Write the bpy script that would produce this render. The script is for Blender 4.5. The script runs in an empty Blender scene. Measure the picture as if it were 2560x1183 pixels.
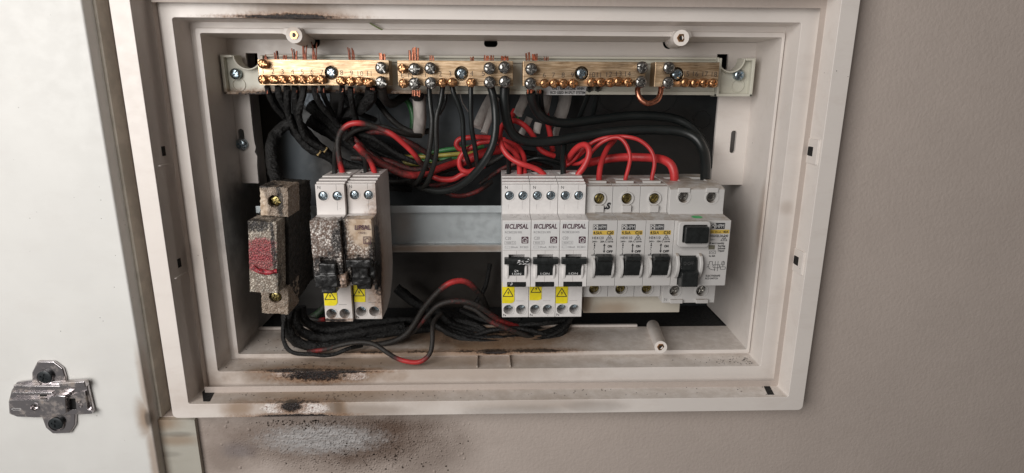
import bpy, bmesh, math, random
from mathutils import Vector, Matrix, noise
random.seed(7)
R_ = math.radians
S = 0.001                                   # everything below is written in millimetres
sc = bpy.context.scene
COL = sc.collection

# ------------------------------------------------------------------ camera, world, lamps, exposure
FPX, CX0, CY0 = 1484.136, 1280.0, 591.5
CAMC = Vector((-5.861, -358.963, 103.285))
CR = Vector((0.9994842, -0.0317476, 0.0048421))
CF = Vector((0.0319519, 0.9678884, -0.2493413))
CU = Vector((0.0032294, 0.2493674, 0.9684036))
cam = bpy.data.objects.new('camera', bpy.data.cameras.new('camera')); COL.objects.link(cam)
cam.matrix_world = Matrix.Translation(CAMC * S) @ Matrix((CR, CU, -CF)).transposed().to_4x4()
cam.data.sensor_fit = 'HORIZONTAL'; cam.data.sensor_width = 36
cam.data.lens = 36 * FPX / 2560
cam.data.clip_start = 0.01; cam.data.clip_end = 50
sc.camera = cam

def W(px, py, Y):
    """photo pixel -> real position in mm on the vertical plane at depth Y"""
    d = CR * ((px - CX0) / FPX) + CF + CU * ((CY0 - py) / FPX)
    return CAMC + d * ((Y - CAMC.y) / d.y)

world = bpy.data.worlds.new('World'); sc.world = world; world.use_nodes = True
wn = world.node_tree; bg = wn.nodes['Background']
tc = wn.nodes.new('ShaderNodeTexCoord'); sx = wn.nodes.new('ShaderNodeSeparateXYZ')
wn.links.new(tc.outputs['Generated'], sx.inputs[0])
ma = wn.nodes.new('ShaderNodeMath'); ma.operation = 'MULTIPLY_ADD'; ma.inputs[1].default_value = -0.6
wn.links.new(sx.outputs['X'], ma.inputs[0])
mb = wn.nodes.new('ShaderNodeMath'); mb.operation = 'MULTIPLY_ADD'; mb.inputs[1].default_value = 0.1
wn.links.new(sx.outputs['Z'], mb.inputs[0]); mb.inputs[2].default_value = 0.5
wn.links.new(mb.outputs[0], ma.inputs[2])
rp = wn.nodes.new('ShaderNodeValToRGB')
rp.color_ramp.elements[0].color = (0.16, 0.125, 0.10, 1); rp.color_ramp.elements[1].color = (0.86, 0.84, 0.83, 1)
wn.links.new(ma.outputs[0], rp.inputs[0]); wn.links.new(rp.outputs[0], bg.inputs[0])
bg.inputs[1].default_value = 0.29

def area(name, loc, target, w, h, energy, col):
    l = bpy.data.lights.new(name, 'AREA'); l.shape = 'RECTANGLE'; l.size = w; l.size_y = h; l.energy = energy; l.color = col
    o = bpy.data.objects.new(name, l); COL.objects.link(o); o.location = Vector(loc) * S
    o.rotation_euler = (Vector(target) - Vector(loc)).to_track_quat('-Z', 'Y').to_euler()
area('window_light', (-430, -590, 250), (-60, 20, -10), 0.50, 0.60, 6.1, (1.0, 0.97, 0.94))
sc.view_settings.view_transform = 'Standard'; sc.view_settings.look = 'None'
sc.view_settings.exposure = 0; sc.view_settings.gamma = 1; sc.view_settings.use_curve_mapping = False

# ------------------------------------------------------------------ node helper
class N:
    def __init__(s, name):
        s.m = bpy.data.materials.new(name); s.m.use_nodes = True; s.t = s.m.node_tree
        s.p = s.t.nodes['Principled BSDF']
        g = s.t.nodes.new('ShaderNodeNewGeometry')
        v = s.t.nodes.new('ShaderNodeVectorMath'); v.operation = 'SCALE'; v.inputs[3].default_value = 1000
        s.t.links.new(g.outputs['Position'], v.inputs[0]); s.pos = v.outputs[0]      # position in mm
    def set(s, sock, v):
        i = s.p.inputs[sock]
        s.put(i, v)
    def put(s, i, v):
        if isinstance(v, bpy.types.NodeSocket): s.t.links.new(v, i)
        elif i.type == 'RGBA': i.default_value = (*v[:3], 1)
        else: i.default_value = v
    def math(s, op, a, b=0.0, c=0.0, clamp=False):
        n = s.t.nodes.new('ShaderNodeMath'); n.operation = op; n.use_clamp = clamp
        for k, v in enumerate((a, b, c)): s.put(n.inputs[k], v)
        return n.outputs[0]
    def vec(s, op, a, b):
        n = s.t.nodes.new('ShaderNodeVectorMath'); n.operation = op
        s.put(n.inputs[0], a); s.put(n.inputs[1], b)
        return n.outputs['Value'] if op in ('LENGTH', 'DOT_PRODUCT') else n.outputs[0]
    def noise(s, scale, detail=3, rough=.55, off=(0, 0, 0), stretch=(1, 1, 1)):
        v = s.vec('MULTIPLY', s.vec('ADD', s.pos, off), stretch)
        n = s.t.nodes.new('ShaderNodeTexNoise'); n.inputs['Scale'].default_value = scale
        n.inputs['Detail'].default_value = detail; n.inputs['Roughness'].default_value = rough
        s.t.links.new(v, n.inputs['Vector']); return n.outputs[0]
    def voro(s, scale, feature='F1', rnd=1.0):
        n = s.t.nodes.new('ShaderNodeTexVoronoi'); n.feature = feature; n.inputs['Scale'].default_value = scale
        n.inputs['Randomness'].default_value = rnd
        s.t.links.new(s.pos, n.inputs['Vector']); return n.outputs['Distance']
    def ramp(s, v, a, b, lo=0.0, hi=1.0):
        n = s.t.nodes.new('ShaderNodeMapRange'); n.interpolation_type = 'SMOOTHSTEP'
        s.put(n.inputs[0], v)
        for k, x in enumerate((a, b, lo, hi)): n.inputs[k + 1].default_value = x
        return n.outputs[0]
    def mix(s, f, a, b):
        n = s.t.nodes.new('ShaderNodeMix'); n.data_type = 'RGBA'
        s.put(n.inputs[0], f); s.put(n.inputs[6], a); s.put(n.inputs[7], b)
        return n.outputs[2]
    def field(s, c, r, amp=.5, nz=.25):
        if not hasattr(s, 'cache'): s.cache = {}
        if nz not in s.cache: s.cache[nz] = s.math('SUBTRACT', s.noise(nz, 4, .65), .5)
        d = s.vec('MULTIPLY', s.vec('SUBTRACT', s.pos, tuple(c)), tuple(1 / x for x in r))
        return s.math('MULTIPLY_ADD', s.cache[nz], amp * 2, s.vec('LENGTH', d, (0, 0, 0)))
    def spot(s, c, r, amp=.5, soft=.3, nz=.25, off=0):
        return s.ramp(s.field(c, r, amp, nz), 1 - soft, 1 + soft, 1, 0)
    def maxs(s, L):
        v = L[0]
        for x in L[1:]: v = s.math('MAXIMUM', v, x)
        return v
    def bump(s, h, dist, strength=1.0):
        b = s.t.nodes.new('ShaderNodeBump'); b.inputs['Strength'].default_value = strength; b.inputs['Distance'].default_value = dist * S
        s.t.links.new(h, b.inputs['Height'])
        if s.p.inputs['Normal'].is_linked: s.t.links.new(s.p.inputs['Normal'].links[0].from_socket, b.inputs['Normal'])
        s.t.links.new(b.outputs[0], s.p.inputs['Normal'])

def simple(name, col, rough=.45, metal=0.0, var=.12, nscale=.25, bump=0.0, bscale=1.5, spec=None, stretch=(1, 1, 1), coat=0):
    n = N(name)
    f = n.noise(nscale, 4, .6, stretch=stretch)
    dark = tuple(c * (1 - var * 1.6) for c in col); lite = tuple(min(1, c * (1 + var)) for c in col)
    n.set('Base Color', n.mix(n.ramp(f, .3, .7), dark, lite))
    n.set('Roughness', n.ramp(n.noise(nscale * 2, 3), .3, .7, rough * .8, min(1, rough * 1.2))); n.set('Metallic', metal)
    if spec is not None: n.set('Specular IOR Level', spec)
    if coat: n.set('Coat Weight', coat)
    if bump: n.bump(n.noise(bscale, 3, stretch=stretch), bump)
    return n.m

def P3(px, py, Y): return W(px, py, Y)

def sooty(name, base, tans_and_lit, chars, whites, rough=.42, grain=.03, gscale=1.2, tan_lit_col=(.26, .16, .09), extra=None, specks=True, smoke_and_shade=None, smoke_shade_col=(.045, .038, .032), dust=0, streak=.22):
    """painted or moulded surface with scorch, char and blistered patches where the fire reached it, plus painted-in light and shade"""
    n = N(name)
    c = n.mix(n.ramp(n.noise(.02, 4, .6), .35, .7), tuple(x * .955 for x in base), base)
    c = n.mix(n.math('MULTIPLY', n.ramp(n.noise(.09, 5, .7, stretch=(.35, 1, 1)), .48, .72), streak), c, (base[0] * .72, base[1] * .66, base[2] * .62))
    if specks: c = n.mix(n.math('MULTIPLY', n.ramp(n.voro(.16), .035, .06, 1, 0), n.ramp(n.noise(.03, 2), .5, .62)), c, (.03, .02, .015))
    if extra: c = extra(n, c)
    if tans_and_lit:
        t = n.maxs([n.math('MULTIPLY', n.spot(p, r, .5, .75, .05, i * 7), min(1.0, k * 1.6)) for i, (p, r, k) in enumerate(tans_and_lit)])
        c = n.mix(t, c, tan_lit_col)
    if smoke_and_shade:
        k = n.maxs([n.math('MULTIPLY', n.spot(p, r, .4, .45, .05, i * 3), q) for i, (p, r, q) in enumerate(smoke_and_shade)]); c = n.mix(k, c, smoke_shade_col)
    ch = None
    if whites:
        w = n.maxs([n.spot(p, r, .6, .25, .35, i * 11) for i, (p, r) in enumerate(whites)])
        cells = n.ramp(n.voro(1.1), .25, .62, 0, 1)
        c = n.mix(n.math('MULTIPLY', w, .85), c, (.80, .745, .71))
        c = n.mix(n.math('MULTIPLY', n.math('MULTIPLY', w, cells), n.ramp(n.noise(.5, 3), .5, .68)), c, (.16, .06, .04))
    if chars:
        fm = None
        for p, q in chars:
            l = n.field(p, q, .8, .4); fm = l if fm is None else n.math('MINIMUM', fm, l)
        ch = n.ramp(fm, .7, 1.15, 1, 0); halo = n.math('MULTIPLY', n.ramp(fm, .9, 2.1, 1, 0), .8)
        c = n.mix(halo, c, n.mix(n.ramp(n.noise(.9, 4, .7), .4, .6), (.17, .085, .045), (.36, .23, .15)))
        c = n.mix(ch, c, n.mix(n.ramp(n.noise(1.3, 3), .45, .7), (.008, .006, .006), (.055, .03, .022)))
    if dust:
        g = n.t.nodes.new('ShaderNodeNewGeometry'); sp = n.t.nodes.new('ShaderNodeSeparateXYZ'); n.t.links.new(g.outputs['Normal'], sp.inputs[0])
        c = n.mix(n.math('MULTIPLY', n.math('MULTIPLY', n.ramp(sp.outputs[2], .6, .95), n.ramp(n.noise(.12, 4, .7), .3, .65)), dust), c, (.30, .23, .165))
    n.set('Base Color', c)
    n.set('Roughness', n.ramp(n.noise(.15, 3), .3, .7, rough * .8, rough * 1.2))
    n.bump(n.noise(gscale, 3), grain)
    if ch is not None:
        n.bump(n.math('MULTIPLY', n.noise(.8, 4, .7), ch), .8)
    if whites:
        n.bump(n.math('MULTIPLY', n.voro(1.1, 'SMOOTH_F1'), w), .6)
    return n.m

# ------------------------------------------------------------------ mesh helper
MATS = {}
class M:
    def __init__(s): s.bm = bmesh.new(); s.attr = []
    def face(s, pts):
        vs = [s.bm.verts.new(p) for p in pts]
        try: return s.bm.faces.new(vs)
        except ValueError: return None
    def box(s, x0, x1, y0, y1, z0, z1, rot=None, c=None):
        vs = [Vector((x, y, z)) for x in (x0, x1) for y in (y0, y1) for z in (z0, z1)]
        if rot is not None:
            c = Vector(c) if c is not None else Vector(((x0 + x1) / 2, (y0 + y1) / 2, (z0 + z1) / 2))
            vs = [rot @ (v - c) + c for v in vs]
        v = [s.bm.verts.new(p) for p in vs]
        for f in ((0, 1, 3, 2), (4, 6, 7, 5), (0, 4, 5, 1), (2, 3, 7, 6), (0, 2, 6, 4), (1, 5, 7, 3)):
            s.bm.faces.new([v[i] for i in f])
        return s
    def prism_x(s, prof, x0, x1):                 # prof: (y, z) outline
        a = [s.bm.verts.new((x0, y, z)) for y, z in prof]; b = [s.bm.verts.new((x1, y, z)) for y, z in prof]
        s.bm.faces.new(a); s.bm.faces.new(b[::-1]); n = len(prof)
        for i in range(n): s.bm.faces.new([a[i], b[i], b[(i + 1) % n], a[(i + 1) % n]])
        return s
    def prism_y(s, prof, y0, y1):                 # prof: (x, z) outline
        a = [s.bm.verts.new((x, y0, z)) for x, z in prof]; b = [s.bm.verts.new((x, y1, z)) for x, z in prof]
        s.bm.faces.new(a); s.bm.faces.new(b[::-1]); n = len(prof)
        for i in range(n): s.bm.faces.new([a[i], b[i], b[(i + 1) % n], a[(i + 1) % n]])
        return s
    def prism_z(s, prof, z0, z1):
        a = [s.bm.verts.new((x, y, z0)) for x, y in prof]; b = [s.bm.verts.new((x, y, z1)) for x, y in prof]
        s.bm.faces.new(a); s.bm.faces.new(b[::-1]); n = len(prof)
        for i in range(n): s.bm.faces.new([a[i], b[i], b[(i + 1) % n], a[(i + 1) % n]])
        return s
    def lathe_y(s, prof, c, seg=24):              # prof: (r, y) ; axis along Y through c
        rings = []
        for r, y in prof:
            if r < 1e-6: rings.append([s.bm.verts.new((c[0], c[1] + y, c[2]))]); continue
            rings.append([s.bm.verts.new((c[0] + r * math.cos(2 * math.pi * k / seg), c[1] + y, c[2] + r * math.sin(2 * math.pi * k / seg))) for k in range(seg)])
        for a, b in zip(rings, rings[1:]):
            for k in range(seg):
                k2 = (k + 1) % seg
                f = [a[k % len(a)], a[k2 % len(a)], b[k2 % len(b)], b[k % len(b)]]
                u = []
                for v in f:
                    if v not in u: u.append(v)
                if len(u) > 2: s.bm.faces.new(u)
        return s
    def tube(s, pts, rad, seg=10, soot=None, wob=0.0, cap=True, flat=1.0):
        """pts: list of Vectors; smooth spline through them. soot: one value per point -> attribute"""
        P, T = spline(pts, max(5, int(7)))
        lay = s.bm.verts.layers.float.get('soot') or s.bm.verts.layers.float.new('soot')
        ref = Vector((0, 1, 0)); rings = []
        for i, p in enumerate(P):
            d = (P[min(i + 1, len(P) - 1)] - P[max(i - 1, 0)]).normalized()
            a = ref - d * ref.dot(d)
            if a.length < 1e-3: a = Vector((0, 0, 1)) - d * d.z
            a.normalize(); b = d.cross(a); ref = a
            r = rad if not callable(rad) else rad(T[i])
            so = 0.0
            if soot: k = min(int(T[i]), len(soot) - 2) if len(soot) > 1 else 0; f = T[i] - k; so = soot[k] * (1 - f) + soot[min(k + 1, len(soot) - 1)] * f
            ring = []
            for k in range(seg):
                t = 2 * math.pi * k / seg
                rr = r
                if wob: rr *= 1 + wob * noise.noise(Vector((p.x * .25 + math.cos(t), p.y * .25 + math.sin(t), p.z * .25)))
                v = s.bm.verts.new(p + a * math.cos(t) * rr * flat + b * math.sin(t) * rr); v[lay] = so; ring.append(v)
            rings.append(ring)
        for a, b in zip(rings, rings[1:]):
            for k in range(seg): s.bm.faces.new([a[k], a[(k + 1) % seg], b[(k + 1) % seg], b[k]])
        if cap: s.bm.faces.new(rings[0][::-1]); s.bm.faces.new(rings[-1])
        return s
    def mesh(s, name, mat, org=(0, 0, 0), smooth=True):
        bmesh.ops.recalc_face_normals(s.bm, faces=s.bm.faces)
        me = bpy.data.meshes.new(name)
        for v in s.bm.verts: v.co = (v.co - Vector(org)) * S
        s.bm.to_mesh(me); s.bm.free()
        if mat: me.materials.append(mat)
        me.polygons.foreach_set('use_smooth', [smooth] * len(me.polygons))
        return me
    def build(s, name, mat, parent=None, bev=0.0, seg=2, local=True, smooth=True, holes=None, origin=None):
        """parent given: coordinates are local to it (mm)"""
        if parent is None and origin is None:
            vs = [v.co for v in s.bm.verts]
            origin = Vector([(min(v[i] for v in vs) + max(v[i] for v in vs)) / 2 for i in range(3)])
        org = Vector(origin) if (parent is None) else (Vector((0, 0, 0)) if local else parent.location / S)
        me = s.mesh(name, mat, org, smooth)
        if holes is not None: me = carve(me, holes, name, org)
        me.name = name
        return link(name, me, parent, org if parent is None else None, bev, seg, smooth)

def link(name, me, parent, org=None, bev=0, seg=2, smooth=True):
    o = bpy.data.objects.new(name, me); COL.objects.link(o)
    if parent is not None: o.parent = parent
    elif org is not None: o.location = Vector(org) * S
    if smooth and not bev: me.set_sharp_from_angle(angle=R_(38))
    if bev:
        b = o.modifiers.new('bevel', 'BEVEL'); b.width = bev * S; b.segments = seg; b.limit_method = 'ANGLE'; b.angle_limit = R_(38)
        b.harden_normals = True; b.use_clamp_overlap = True
    return o

def bake(o):
    dg = bpy.context.evaluated_depsgraph_get(); dg.update()
    me = bpy.data.meshes.new_from_object(o.evaluated_get(dg))
    return me

def carve(me, cut, name, org):
    a = bpy.data.objects.new('t', me); COL.objects.link(a)
    cm = cut.mesh('c', None, org, False); b = bpy.data.objects.new('c', cm); COL.objects.link(b)
    m = a.modifiers.new('b', 'BOOLEAN'); m.operation = 'DIFFERENCE'; m.object = b; m.solver = 'EXACT'; m.use_self = name.endswith('screw')
    r = bake(a)
    bpy.data.objects.remove(a); bpy.data.objects.remove(b); bpy.data.meshes.remove(me); bpy.data.meshes.remove(cm)
    r.polygons.foreach_set('use_smooth', [True] * len(r.polygons))
    return r

def spline(pts, n):
    P = []; T = []
    pts = [Vector(p) for p in pts]
    if len(pts) < 2: return pts, [0]
    ext = [pts[0] * 2 - pts[1]] + pts + [pts[-1] * 2 - pts[-2]]
    for i in range(1, len(ext) - 2):
        a, b, c, d = ext[i - 1:i + 3]
        for k in range(n):
            t = k / n
            P.append(.5 * ((2 * b) + (c - a) * t + (2 * a - 5 * b + 4 * c - d) * t * t + (3 * b - a - 3 * c + d) * t ** 3)); T.append(i - 1 + t)
    P.append(pts[-1]); T.append(len(pts) - 1)
    return P, T

def tag(o, label=None, cat=None, group=None, kind=None):
    if label: o['label'] = label
    if cat: o['category'] = cat
    if group: o['group'] = group
    if kind: o['kind'] = kind
    return o
def thing(name, loc, label, cat, group=None, rot=None):
    o = bpy.data.objects.new(name, None); COL.objects.link(o); o.location = Vector(loc) * S
    o.empty_display_size = .005
    if rot: o.rotation_euler = rot
    return tag(o, label, cat, group)
def copy_tree(o, parent=None):
    c = o.copy(); COL.objects.link(c)
    if parent is not None: c.parent = parent
    for ch in list(o.children): copy_tree(ch, c)
    return c
def circ(cx, cy, r, n=20, a0=0, a1=360):
    return [(cx + r * math.cos(R_(a0 + (a1 - a0) * k / n)), cy + r * math.sin(R_(a0 + (a1 - a0) * k / n))) for k in range(n if a1 - a0 == 360 else n + 1)]
def rrect(x0, x1, z0, z1, r, n=4):
    o = []
    for cx, cz, a in ((x1 - r, z1 - r, 0), (x0 + r, z1 - r, 90), (x0 + r, z0 + r, 180), (x1 - r, z0 + r, 270)):
        o += [(cx + r * math.cos(R_(a + 90 * k / n)), cz + r * math.sin(R_(a + 90 * k / n))) for k in range(n + 1)]
    return o

_txt = {}
def text_geo(s, bold):
    if (s, bold) in _txt: return _txt[(s, bold)]
    cu = bpy.data.curves.new('t', 'FONT'); cu.body = s; cu.size = 1; cu.offset = bold; cu.resolution_u = 3
    o = bpy.data.objects.new('t', cu); COL.objects.link(o)
    me = bake(o)
    vs = [v.co.copy() for v in me.vertices]; fs = [list(p.vertices) for p in me.polygons]
    bpy.data.objects.remove(o); bpy.data.curves.remove(cu); bpy.data.meshes.remove(me)
    _txt[(s, bold)] = (vs, fs); return vs, fs
def text(m, s, x, z, h, y, w=None, bold=0.02, shear=0.0, right=False):
    """write s into M m: left x, baseline z, cap height h, plane y"""
    vs, fs = text_geo(s, bold)
    if not vs: return
    k = h / .70; x0 = min(v.x for v in vs); x1 = max(v.x for v in vs)
    kx = w / (x1 - x0) if w else k
    new = [m.bm.verts.new((x + (v.x - x0) * kx + shear * v.y * k, y, z + v.y * k)) for v in vs]
    for f in fs:
        try: m.bm.faces.new([new[i] for i in f])
        except ValueError: pass
def flat(m, pts, y):
    m.face([(x, y, z) for x, z in pts])
def line(m, pts, wd, y):
    for (a, b), (c, d) in zip(pts, pts[1:]):
        v = Vector((c - a, d - b)); L = v.length
        if L < 1e-6: continue
        n = Vector((-v.y, v.x)) / L * wd / 2
        flat(m, [(a + n.x, b + n.y), (c + n.x, d + n.y), (c - n.x, d - n.y), (a - n.x, b - n.y)], y)

# ------------------------------------------------------------------ materials
def Ps(px, py, Y): return tuple(W(px, py, Y))
frame_tans = [(Ps(740, 30, 20), (30, 12, 9), .55), (Ps(800, 935, 20), (60, 14, 9), .6), (Ps(1150, 930, 20), (70, 12, 9), .3), (Ps(800, 985, 10), (60, 14, 7), .5), (Ps(600, 1020, 0), (12, 10, 9), .5),
              (Ps(765, 1020, 0), (42, 8, 10), .45), (Ps(850, 1020, 0), (7, 6, 14), .55), (Ps(900, 885, 30), (75, 14, 6), .55), (Ps(1250, 880, 34), (60, 10, 5), .5), (Ps(880, 905, 30), (60, 10, 6), .5),
              (Ps(1230, 850, 55), (60, 30, 3), .75), (Ps(900, 840, 60), (70, 22, 3), .6), (Ps(690, 830, 60), (18, 20, 4), .4), (Ps(1900, 550, 37), (2, 5, 22), .35), (Ps(1965, 520, 20), (4, 4, 4), .18), (Ps(520, 960, 20), (10, 9, 9), .35),
              (Ps(850, 985, 10), (80, 9, 6), .35), (Ps(455, 640, 20), (4, 6, 20), .28), (Ps(905, 1025, 0), (34, 8, 6), .3), (Ps(1330, 1010, 0), (50, 8, 5), .22), (Ps(850, 960, 15), (115, 26, 17), .26), (Ps(1000, 905, 30), (110, 12, 6), .42), (Ps(1080, 885, 36), (75, 7, 3), .5), (Ps(480, 600, 22), (9, 12, 50), .14)]
frame_chars = [(Ps(735, 44, 20), (21, 5, 2.2)), (Ps(715, 42, 20), (30, 5, 1.0)), (Ps(790, 938, 20), (21, 5, 4.2)), (Ps(735, 927, 20), (20, 3, 1.2)), (Ps(850, 929, 20), (24, 3, 1.2)), (Ps(728, 1015, 0), (7, 5, 4.5)), (Ps(735, 1005, 0), (24, 4, 1.0)), (Ps(740, 1041, 0), (27, 5, 1.8)),
               (Ps(820, 1044, 0), (46, 3, .8)), (Ps(1165, 877, 36), (13, 4, 1.2)), (Ps(1235, 880, 36), (12, 4, 1.7)), (Ps(1340, 877, 36), (24, 4, 1.1)), (Ps(1050, 879, 36), (14, 4, .8)), (Ps(925, 880, 36), (13, 4, 1.0)), (Ps(850, 1000, 1), (26, 3, .7)),
               (Ps(1230, 838, 60), (48, 13, 1.5))]
frame_whites = [(Ps(727, 934, 20), (11, 5, 3.2)), (Ps(880, 938, 20), (10, 5, 3.5)), (Ps(690, 1020, 0), (9, 4, 4)), (Ps(775, 1022, 0), (12, 4, 4.5))]
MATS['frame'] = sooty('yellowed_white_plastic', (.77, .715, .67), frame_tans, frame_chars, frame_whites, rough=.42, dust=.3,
    smoke_and_shade=[((-189, 82, 2), (6, 42, 40), .88), ((-189, 75, -50), (6, 30, 30), .6), (Ps(905, 1028, 0), (30, 6, 5), .22), (Ps(1290, 1030, 0), (36, 6, 5), .25), (Ps(1480, 1018, 0), (20, 6, 4), .2), (Ps(1150, 835, 64), (66, 18, 3), .9), (Ps(860, 830, 68), (55, 12, 3), .7), (Ps(478, 640, 20), (5, 6, 9), .2), (Ps(840, 1018, 0), (5, 5, 7), .4), (Ps(1000, 905, 28), (60, 8, 4), .22), (Ps(700, 900, 28), (36, 8, 5), .3), (Ps(760, 935, 20), (46, 8, 8), .3), (Ps(740, 20, 20), (24, 8, 8), .25), (Ps(600, 980, 10), (30, 8, 5), .2)])  # first two: shade painted on left side wall; floor spots: soot plus cable shade

wall_tans = [(Ps(960, 1075, 14), (26, 10, 12), .8), (Ps(1040, 1160, 14), (30, 10, 14), .3), (Ps(860, 1165, 14), (50, 10, 8), .3), (Ps(900, 1100, 14), (58, 10, 22), .62), (Ps(760, 1100, 14), (62, 10, 20), .5), (Ps(560, 1140, 14), (22, 10, 16), .35), (Ps(1000, 1070, 14), (34, 10, 9), .5), (Ps(1060, 1130, 14), (30, 10, 20), .35)]
wall_chars = None
def wall_extra(n, c):
    m = n.spot(Ps(800, 1098, 14), (37, 12, 10.5), .55, .35, .18, 3)
    m2 = n.spot(Ps(600, 1125, 14), (11, 12, 6), .5, .6, .1, 9)
    st = n.ramp(n.noise(.9, 5, .7, stretch=(.16, 1, 1)), .35, .7)
    c = n.mix(n.math('MULTIPLY', m2, .6), c, (.22, .22, .25))
    return c
def wall_mat():
    m = sooty('painted_plaster', (.50, .43, .385), wall_tans, wall_chars, None, rough=.65, grain=.3, gscale=.42, streak=.05, tan_lit_col=(.115, .075, .055), extra=wall_extra, specks=False)
    t = m.node_tree; n = N.__new__(N); n.m = m; n.t = t; n.p = t.nodes['Principled BSDF']
    n.pos = [x for x in t.nodes if x.type == 'VECT_MATH' and x.operation == 'SCALE'][0].outputs[0]
    base = n.p.inputs['Base Color'].links[0].from_socket
    mm = n.spot(Ps(805, 1098, 14), (38, 12, 10.5), .55, .5, .3, 3)
    st = n.ramp(n.noise(.9, 5, .7, stretch=(.16, 1, 1)), .35, .7)
    c = n.mix(n.math('MULTIPLY', mm, n.ramp(n.noise(.5, 4, .7, stretch=(.3, 1, 1)), .3, .55, .45, .95)), base, n.mix(st, (.30, .29, .285), (.48, .465, .46)))
    n.set('Base Color', c)
    zone = n.spot(Ps(880, 1110, 14), (66, 14, 26), .4, .5, .06, 4)
    n.bump(n.math('MULTIPLY', n.ramp(n.voro(.55), .12, .5, 1, 0), zone), .5, .8)
    return m
MATS['wall'] = wall_mat()
MATS['panel'] = sooty('white_melamine_board', (.70, .695, .67), [(Ps(362, 1045, 3), (5, 8, 12), .5), (Ps(362, 985, 3), (2.5, 8, 26), .35), (Ps(385, 1150, 3), (3, 8, 26), .4)], None, None, smoke_and_shade=[(Ps(370, 1048, 3), (2.2, 5, 6), .7)], rough=.55, grain=.012, gscale=.4, streak=.07)
MATS['trim'] = sooty('aged_timber_trim', (.44, .42, .365), [(Ps(400, 1055, 11), (12, 12, 6), .45), (Ps(440, 1100, 11), (14, 12, 4), .35), (Ps(400, 1150, 11), (4, 20, 30), .3)], None, None, rough=.5, grain=.06, gscale=.5, smoke_and_shade=[(Ps(445, 1085, 11), (10, 5, 2), .35), (Ps(425, 1135, 11), (8, 5, 2), .2)])
MATS['edge'] = simple('beige_board_edging', (.48, .44, .375), .5, var=.12, nscale=.08)
MATS['cavity'] = sooty('dark_blue_grey_sheet_metal', (.026, .031, .034), [(Ps(745, 400, 124), (11, 30, 24), .5), (Ps(1000, 290, 124), (30, 30, 14), .5), (Ps(1180, 300, 124), (20, 30, 14), .32), (Ps(880, 280, 124), (10, 30, 9), .45)], None, None, tan_lit_col=(.13, .16, .185), rough=.42, grain=.01, specks=False, smoke_and_shade=[(Ps(1120, 720, 124), (75, 30, 50), .93), (Ps(1600, 420, 124), (70, 30, 60), .6), (Ps(830, 330, 124), (14, 30, 40), .85), (Ps(800, 720, 124), (40, 30, 45), .6), (Ps(660, 350, 124), (14, 30, 60), .9)])  # pale patches paint in light entering; dark spots mix soot and painted shade
MATS['disc'] = simple('blue_grey_knockout_metal', (.20, .23, .26), .45, .5, var=.2, nscale=.3)
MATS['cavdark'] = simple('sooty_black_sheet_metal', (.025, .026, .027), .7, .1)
MATS['black'] = simple('painted_void_black', (.006, .006, .006), .7)  # flat black put in for the shade inside holes and slots
MATS['rail'] = sooty('zinc_plated_steel', (.47, .51, .525), [(Ps(1110, 622, 64), (70, 5, 3.2), .45), (Ps(1000, 560, 70), (8, 8, 12), .2)], None, None, rough=.42, grain=.01, specks=False, streak=.08)
MATS['rail'].node_tree.nodes['Principled BSDF'].inputs['Metallic'].default_value = .55
MATS['cream'] = sooty('cream_plastic', (.60, .585, .50), [(Ps(860, 235, 60), (60, 20, 5), .6), (Ps(680, 140, 60), (16, 9, 6), .25)], [(Ps(790, 236, 58), (52, 20, 2.6))], None, rough=.4)
def brass():
    n = N('brushed_brass')
    f = n.noise(1.6, 5, .7, stretch=(.06, 1, 1))
    big = n.noise(.07, 3)
    c = n.mix(n.ramp(f, .38, .66), (.37, .245, .14), (.64, .485, .325))
    c = n.mix(n.math('MULTIPLY', n.ramp(n.noise(1.1, 4, .7, off=(40, 0, 9), stretch=(.09, 1, 1)), .56, .66), .55), c, (.14, .07, .035))
    n.set('Base Color', c); n.set('Metallic', .9)
    n.set('Roughness', n.ramp(big, .3, .7, .30, .46)); n.bump(f, .05); n.set('Anisotropic', .4)
    return n.m
MATS['brass'] = brass()
MATS['brass_screw'] = simple('brass_screw_metal', (.56, .31, .155), .33, 1.0, var=.12, nscale=.8)
MATS['steel_screw'] = simple('nickel_screw_metal', (.36, .35, .33), .26, 1.0, var=.3, nscale=.6)
MATS['blue_screw'] = simple('bright_zinc_screw_metal', (.40, .48, .53), .24, 1.0, var=.25, nscale=.9)
MATS['olive_screw'] = simple('passivated_screw_metal', (.34, .28, .12), .28, 1.0, var=.3, nscale=.8)
MATS['dark_screw'] = simple('black_phosphate_screw', (.022, .027, .030), .45, .3)
MATS['copper'] = simple('bare_copper', (.56, .235, .15), .33, 1.0, var=.2, nscale=.5)
MATS['copper_dark'] = simple('fire_dulled_copper', (.24, .085, .055), .45, .8, var=.35, nscale=.7)
MATS['rcbo'] = simple('white_moulded_plastic', (.73, .705, .69), .35, var=.03, bump=.012)
MATS['mcb'] = sooty('grey_white_moulded_plastic', (.56, .545, .53), None, None, None, rough=.42, grain=.02, specks=False, dust=.75)
MATS['rcbo_old'] = sooty('smoke_stained_plastic', (.68, .64, .615), [(Ps(905, 490, 8), (18, 20, 6), .12), (Ps(960, 640, 30), (5, 26, 30), .35), (Ps(915, 735, 14), (12, 14, 9), .25)], [(Ps(945, 650, 8), (5.5, 12, 27)), (Ps(838, 797, 9), (9, 6, 1))], None, rough=.4, grain=.02)
MATS['blank'] = sooty('yellowed_blank_plastic', (.58, .54, .46), [(Ps(1530, 772, 30), (14, 10, 5), .35), (Ps(1465, 760, 30), (4, 10, 8), .4)], None, None, rough=.45)
MATS['sticker'] = simple('pale_printed_sticker', (.66, .655, .65), .5, var=.02)
MATS['toggle'] = simple('black_toggle_plastic', (.014, .016, .016), .32, var=.2)
MATS['ink_maroon'] = simple('maroon_ink', (.075, .030, .045), .6)
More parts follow.
